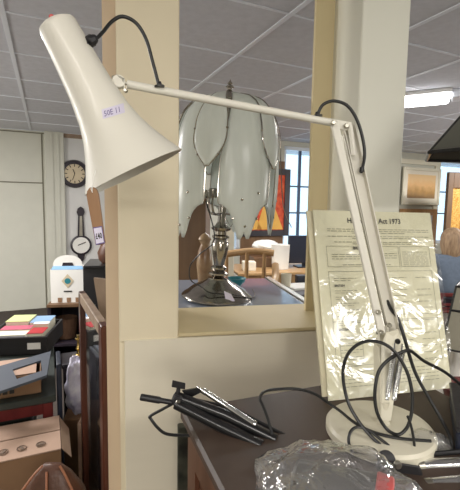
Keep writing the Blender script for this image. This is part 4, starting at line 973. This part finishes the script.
# book crate on the table
AK = R(9); kr = atz(47, 354.5, TZ2 + .001); kr.z = 0
kt = thing('book_crate', 'black plastic crate full of books on the back of the low table', 'crate', kr + UZ * TZ2)
zk = TZ2 + .112; kb = TZ2 + .002
kw = .36; kd = .38
cm = MB(); cm.box(kr, AK, (-kw, 0), (0, .012), (kb, zk)); cm.box(kr, AK, (-kw, 0), (kd - .012, kd), (kb, zk)); cm.box(kr, AK, (-kw, -kw + .012), (.012, kd - .012), (kb, zk)); cm.box(kr, AK, (-.012, 0), (.012, kd - .012), (kb, zk)); cm.box(kr, AK, (-kw, 0), (0, kd), (kb, kb + .008))
cm.box(kr, AK, (-kw - .008, .008), (-.008, 0), (zk - .015, zk)); cm.build('crate_body', 'black_plastic', kt, smooth=False)
MB().box(kr, AK, (-.11, -.035), (-.0015, 0), (zk - .075, zk - .035)).build('white_label', 'white_paper', kt, smooth=False)
M['bk1'] = mat('book_lime', S(190, 200, 140), .5); M['bk2'] = mat('book_pink', S(180, 90, 110), .5); M['bk3'] = mat('book_cream', S(226, 222, 200), .5); M['bk4'] = mat('book_red', S(168, 46, 52), .5); M['bk5'] = mat('book_blue', S(130, 160, 190), .5); M['bk6'] = mat('book_white', S(228, 228, 232), .5)
bks = [('bk3', 'cream', -.32, -.13, .02, .10, .010), ('bk2', 'pink', -.30, -.13, .11, .19, .018), ('bk4', 'red', -.115, -.03, .02, .135, .018), ('bk1', 'lime green', -.30, -.165, .20, .355, .042), ('bk5', 'pale blue', -.155, -.04, .195, .35, .034), ('bk6', 'white', -.115, -.03, .145, .183, .04)]
for mt0, cn, x0, x1, y0_, y1_, hh in bks:
    t = thing('book', '%s book lying on top in the black crate' % cn, 'book', kr + UZ * (zk - .02), 'books in the black crate')
    MB().box(kr, AK, (x0, x1), (y0_, y1_), (kb + .009, zk + hh - .003)).build('page_block', 'bk3' if mt0 != 'bk3' else 'bk6', t, smooth=False)
    MB().box(kr, AK, (x0 - .003, x1 + .003), (y0_ - .003, y1_ + .003), (zk + hh - .003, zk + hh)).build('cover', mt0, t, smooth=False)
# cardboard box on the table front
kr2 = atz(47, 393, TZ2 + .001); kr2.z = 0
kr2 = tr_ - E2 * .065 + E1 * .05
def openbox(name, label, o, ang, w_, d_, z0, z1, m, flaps=True, marks=None, th=.004):
    t = thing(name, label, 'box', o + UZ * z0)
    c = MB(); c.box(o, ang, (-w_, 0), (0, th), (z0, z1)); c.box(o, ang, (-w_, 0), (d_ - th, d_), (z0, z1)); c.box(o, ang, (-w_, -w_ + th), (th, d_ - th), (z0, z1)); c.box(o, ang, (-th, 0), (th, d_ - th), (z0, z1)); c.box(o, ang, (-w_, 0), (0, d_), (z0, z0 + th))
    c.build('box_body', m, t, smooth=False); return t
cb1 = openbox('cardboard_box', 'brown cardboard box with black stamp on the low table', kr2, A, .40, .24, TZ2 + .002, TZ2 + .098, 'card_dark')
MB().quadslab([kr2 + E2 * -.39 + E1 * .01 + UZ * (TZ2 + .100), kr2 + E2 * -.02 + E1 * .01 + UZ * (TZ2 + .100), kr2 + E2 * -.02 + E1 * .23 + UZ * (TZ2 + .100), kr2 + E2 * -.39 + E1 * .23 + UZ * (TZ2 + .100)], UZ * .003).build('flap', 'card', cb1, smooth=False)
stp2 = MB()
for i in range(3):
    for j in range(2): stp2.box(kr2, A, (-.19 + i * .028, -.17 + i * .028), (-.002, 0), (TZ2 + .02 + j * .028, TZ2 + .038 + j * .028))
stp2.build('stamp', 'ink', cb1, smooth=False)
# blue grey frame lying on that box
fo2 = kr2 + UZ * (TZ2 + .105)
bf = thing('tray_frame', 'blue-grey plastic frame lying across the cardboard box', 'frame', fo2)
fm = MB()
fo_ = [atz(-14, 370, .69), atz(51, 351, .69), atz(47, 375, .69), atz(-14, 396, .69)]
fi_ = [fo_[0].lerp(fo_[1], .38).lerp(fo_[3].lerp(fo_[2], .40), .32), fo_[0].lerp(fo_[1], .84).lerp(fo_[3].lerp(fo_[2], .84), .30), fo_[0].lerp(fo_[1], .88).lerp(fo_[3].lerp(fo_[2], .90), .76), fo_[0].lerp(fo_[1], .48).lerp(fo_[3].lerp(fo_[2], .46), .76)]
for i in range(4):
    j = (i + 1) % 4; fm.quadslab([fo_[i], fo_[j], fi_[j], fi_[i]], UZ * -.012)
fm.build('rim', 'blue_grey', bf)
MB().box(tr_, A, (.006, .028), (.03, .22), (.0, TZ2 + .14), .004).build('upright_board', 'navy')
ub_ = bpy.data.objects['upright_board']; tag(ub_, 'dark navy board standing upright at the right end of the low table', 'board')
tag(MB().box(tr_ - E2 * .50 + UZ * TZ2, A - .3, (0, .12), (.02, .045), (.001, .10), .003).build('silver_packet', 'blue_print'), 'shiny pale blue packet on the front of the low table', 'packet')
# big cardboard box on the floor
kz = .50; kr3 = atz(61, 449, kz); kr3.z = 0
cb2 = openbox('cardboard_box', 'large pale cardboard box with printed symbols in the foreground at lower left', kr3, A, .62, .28, .002, kz - .004, 'card_dark')  # darker brown card on the body puts the front's shade into its colour
def fl_(o, pts, m): return MB().quadslab([kr3 + E2 * a_ + E1 * b_ + UZ * c_ for a_, b_, c_ in pts], UZ * .004).build('flap', m, o, smooth=False)
f1 = fl_(cb2, [(-.62, 0, kz - .002), (0, 0, kz - .002), (-.0, .13, kz + .006), (-.62, .13, kz + .006)], 'card')
f2 = fl_(cb2, [(-.62, .15, kz + .0), (-.0, .15, kz + .0), (.0, .28, kz - .002), (-.62, .28, kz - .002)], 'card')
fl_(cb2, [(0.002, .01, kz - .004), (.04, .02, kz - .06), (.04, .25, kz - .06), (.002, .27, kz - .004)], 'card')
for i, xx in enumerate((-.27, -.21, -.145, -.075)):
    sy = MB(); c = kr3 + E2 * xx + E1 * .055 + UZ * (kz + .0075)
    for r_ in (.017, ): sy.tube([c + (E2 * math.cos(t) + E1 * math.sin(t)) * r_ for t in [k2 * PI / 8 for k2 in range(17)]], .0022, 5)
    sy.box(c, A + i, (-.012, .012), (-.006, .006), (-.002, .002))
    sy.build('printed_symbol', 'tape', f1, smooth=False)
# brown leather bag
lbp = V(at(54, 500, 1.24).x, 1.24, 0); ztb = at(54, 464, 1.24).z
lg = thing('leather_bag', 'brown leather bag with tan piping on a stool at the lower left front', 'bag', lbp + UZ * .36)
zz0 = .36
def lens_(t_, s_): return lbp + V(s_[0], s_[1], 0)
prof_b = []
secs = [(.36, .11, .07), (.40, .125, .08), (ztb - .1, .10, .06), (ztb - .03, .06, .028), (ztb, .03, .01)]
mb = MB(); nn = 20
for z_, a_, b_ in secs:
    for i in range(nn):
        t_ = 2 * PI * i / nn; mb.v.append(lbp + V(a_ * math.copysign(abs(math.cos(t_)) ** .7, math.cos(t_)), b_ * math.copysign(abs(math.sin(t_)) ** .7, math.sin(t_)), z_))
for j in range(len(secs) - 1):
    for i in range(nn): mb.f.append((j * nn + i, j * nn + (i + 1) % nn, (j + 1) * nn + (i + 1) % nn, (j + 1) * nn + i))
mb.f.append(tuple(reversed(range(nn)))); mb.f.append(tuple((len(secs) - 1) * nn + i for i in range(nn))); mb.build('bag_body', 'leather', lg, sharp=180)
for s_ in (-1, 1): MB().tube(spline([lbp + V(.028 * s_, -.012, ztb + .002), lbp + V(.058 * s_, -.03, ztb - .03), lbp + V(.1 * s_, -.055, ztb - .10), lbp + V(.115 * s_, -.07, ztb - .2)], 5), .004, 8).build('piping', 'leather_edge', lg)
MB().tube(spline([lbp + V(-.01, -.025, ztb - .01), lbp + V(.0, -.05, ztb - .05), lbp + V(.005, -.07, ztb - .12), lbp + V(.005, -.075, ztb - .2)], 5), .004, 8).build('piping', 'leather_edge', lg)
stl = thing('stool', 'low brown wooden stool under the leather bag', 'stool', lbp)
MB().lathe([(.115, .33), (.12, .335), (.12, .355), (.118, .36)], lbp, seg=36).build('seat', 'brown_wood', stl)
for a_ in range(3): MB().tube([lbp + V(.13 * math.cos(a_ * 2.1), .13 * math.sin(a_ * 2.1), 0), lbp + V(.09 * math.cos(a_ * 2.1), .09 * math.sin(a_ * 2.1), .335)], .014, 10).build('leg', 'brown_wood', stl)

# glazed door / vitrine front by the post
n_top = at(105.5, 326, 1.28); f_top = at(81.5, 290, 1.80)
gn, gf_ = V(n_top.x, n_top.y, 0), V(f_top.x, f_top.y, 0); gd = (gf_ - gn); gL = gd.length; ga = math.atan2(gd.y, gd.x); ztg = n_top.z
gd_ = thing('glazed_door', 'dark mahogany glazed cabinet door standing open beside the cream post', 'cabinet door', gn.lerp(gf_, .5))
MB().box(gn, ga, (0, .055), (-.014, .014), (0, ztg), .003).build('stile', 'mahogany', gd_)
MB().box(gn, ga, (gL - .05, gL), (-.014, .014), (0, ztg), .003).build('stile', 'mahogany', gd_)
MB().box(gn, ga, (.055, gL - .05), (-.014, .014), (ztg - .045, ztg), .003).build('top_rail', 'driftwood', gd_)
MB().box(gn, ga, (.055, gL - .05), (-.014, .014), (0, .12), .003).build('bottom_rail', 'mahogany', gd_)
MB().box(gn, ga, (.055, gL - .05), (-.002, .002), (.12, ztg - .045)).build('glass', 'glass', gd_, smooth=False)
# pale boards leaning behind it
MBp = MB().prism([at(93.5, 278, 1.95), at(118, 281, 1.9), at(122, 420, 1.75), at(104, 420, 1.75), at(101.5, 326, 1.85)], V(.0, .02, 0))
lo = min(v.z for v in MBp.v)
MBp = MB().prism([at(93.5, 278, 1.95), at(118, 281, 1.95), V(at(122, 400, 1.8).x, 1.8, 0), V(at(104, 400, 1.8).x, 1.8, 0), at(101.5, 328, 1.86)], V(.0, .02, 0))
tag(MBp.build('pale_board', 'driftwood', smooth=False), 'pale brown board leaning upright behind the glazed door', 'board')
# white printed carrier bags and brass candlestick between table and door
gb = V(at(66.5, 425, 2.1).x, 2.06, 0)
tag(MB().box(gb, .2, (0, .11), (0, .16), (0, .33), .003).build('storage_box', 'card_dark'), 'narrow brown box on the floor under the white and lilac printed bag', 'box')
tag(blob(V(at(74, 400, 2.1).x, 2.14, .49), .052, .075, .15, 21, 'printed_bag', 'purple_print', flat=False, n=40, amp=.35), 'white and lilac printed bag on a narrow box beside the low table', 'bag')
tag(MB().box(tr_ + E2 * -.55 + E1 * .16, A, (0, .44), (0, .5), (.001, .40), .006).build('storage_box', 'dark_green'), 'dark green storage box standing under the low red table', 'box')
bz = V(at(69, 372, 2.3).x, 2.45, 0)
pl = thing('plant_stand', 'dark wooden stand carrying the brass candlestick', 'stand', bz)
MB().box(bz, A, (-.1, .1), (-.1, .1), (.50, .53), .003).build('top', 'dark_frame', pl)
for i, j in ((-.09, -.09), (.06, -.09), (-.09, .06), (.06, .06)): MB().box(bz, A, (i, i + .03), (j, j + .03), (0, .5)).build('leg', 'dark_frame', pl)
tag(MB().lathe([(.035, 0), (.04, .006), (.012, .02), (.008, .04), (.016, .055), (.008, .07), (.007, .10), (.018, .112), (.018, .118), (.009, .12), (.009, .14)], bz + UZ * .53, seg=24).build('brass_candlestick', 'brass'), 'small brass candlestick on the dark stand behind the printed bag', 'candlestick')
tag(blob(V(at(94, 372, 2.3).x, 2.32, .45), .055, .07, .42, 33, 'bubble_wrapped_bundle', 'bag_film', flat=False, n=36, amp=.15), 'grey plastic wrapped bundle seen through the glazed door', 'bundle')
kr4 = V(at(101, 421, 1.95).x, 1.93, 0); zk4 = at(92, 421, 1.95).z
cb3 = openbox('cardboard_box', 'pale cardboard box seen through the glass of the open cabinet door', kr4, .1, .11, .25, .002, zk4, 'card')

# ================================================================== LIGHT
def area(name, loc, target, sx, sy, power, col=(1, 1, 1)):
    l = bpy.data.lights.new(name, 'AREA'); l.shape = 'RECTANGLE'; l.size = sx; l.size_y = sy; l.energy = power; l.color = col
    o = bpy.data.objects.new(name, l); COL.objects.link(o); o.location = loc; o.rotation_euler = (Vector(target) - Vector(loc)).to_track_quat('-Z', 'Y').to_euler(); return o
W = (1, .955, .89)
def lamp_point(name, loc, power, col, rad=.25):
    l = bpy.data.lights.new(name, 'POINT'); l.energy = power; l.color = col; l.shadow_soft_size = rad
    o = bpy.data.objects.new(name, l); COL.objects.link(o); o.location = loc
area('tube_light_key', (2.2, -.9, CZ - .06), (2.2, -.9, 0), 1.3, .3, 72, (1, .965, .91))
area('added_tube_left', (-.6, -1.2, CZ - .06), (-.6, -1.2, 0), 1.3, .3, 40, W)  # unseen ceiling light behind the camera, added as foreground fill
area('added_tube_over_clutter', (-2.4, 2.6, CZ - .06), (-2.4, 2.6, 0), 1.3, .3, 90, (1, .97, .96))  # unseen ceiling light, added and strengthened for the left back wall
area('added_tube_back', (.6, 3.6, CZ - .06), (.6, 3.6, 0), 1.3, .3, 45, (1, .97, .94))  # ceiling light added for the back room, without a fitting
area('added_tube_far_right', (4.6, 5.6, CZ - .06), (4.6, 5.6, 0), 1.3, .3, 120, (1, .97, .92))  # unseen ceiling light added for the far right of the room
lamp_point('added_wash_front', (.5, -2.2, 1.8), 75, W)  # point light behind the camera, added to wash the ceiling; no bulb there
lamp_point('added_wash_left', (-3.6, 1.8, 1.7), 130, (1, .97, .92))  # unseen point light, added to brighten the ceiling and left back wall
lamp_point('added_wash_back', (4.2, 3.2, 1.5), 130, (1, .97, .93))  # unseen point light, added to lift the ceiling over the back room
wd = bpy.data.worlds.new('daylight'); sc.world = wd; wd.use_nodes = True
b = wd.node_tree.nodes['Background']; b.inputs[0].default_value = (.60, .80, 1, 1); b.inputs[1].default_value = 2.4
vs_ = sc.view_settings; vs_.view_transform = 'Standard'; vs_.look = 'None'; vs_.gamma = 1; vs_.exposure = -.16; vs_.use_curve_mapping = False
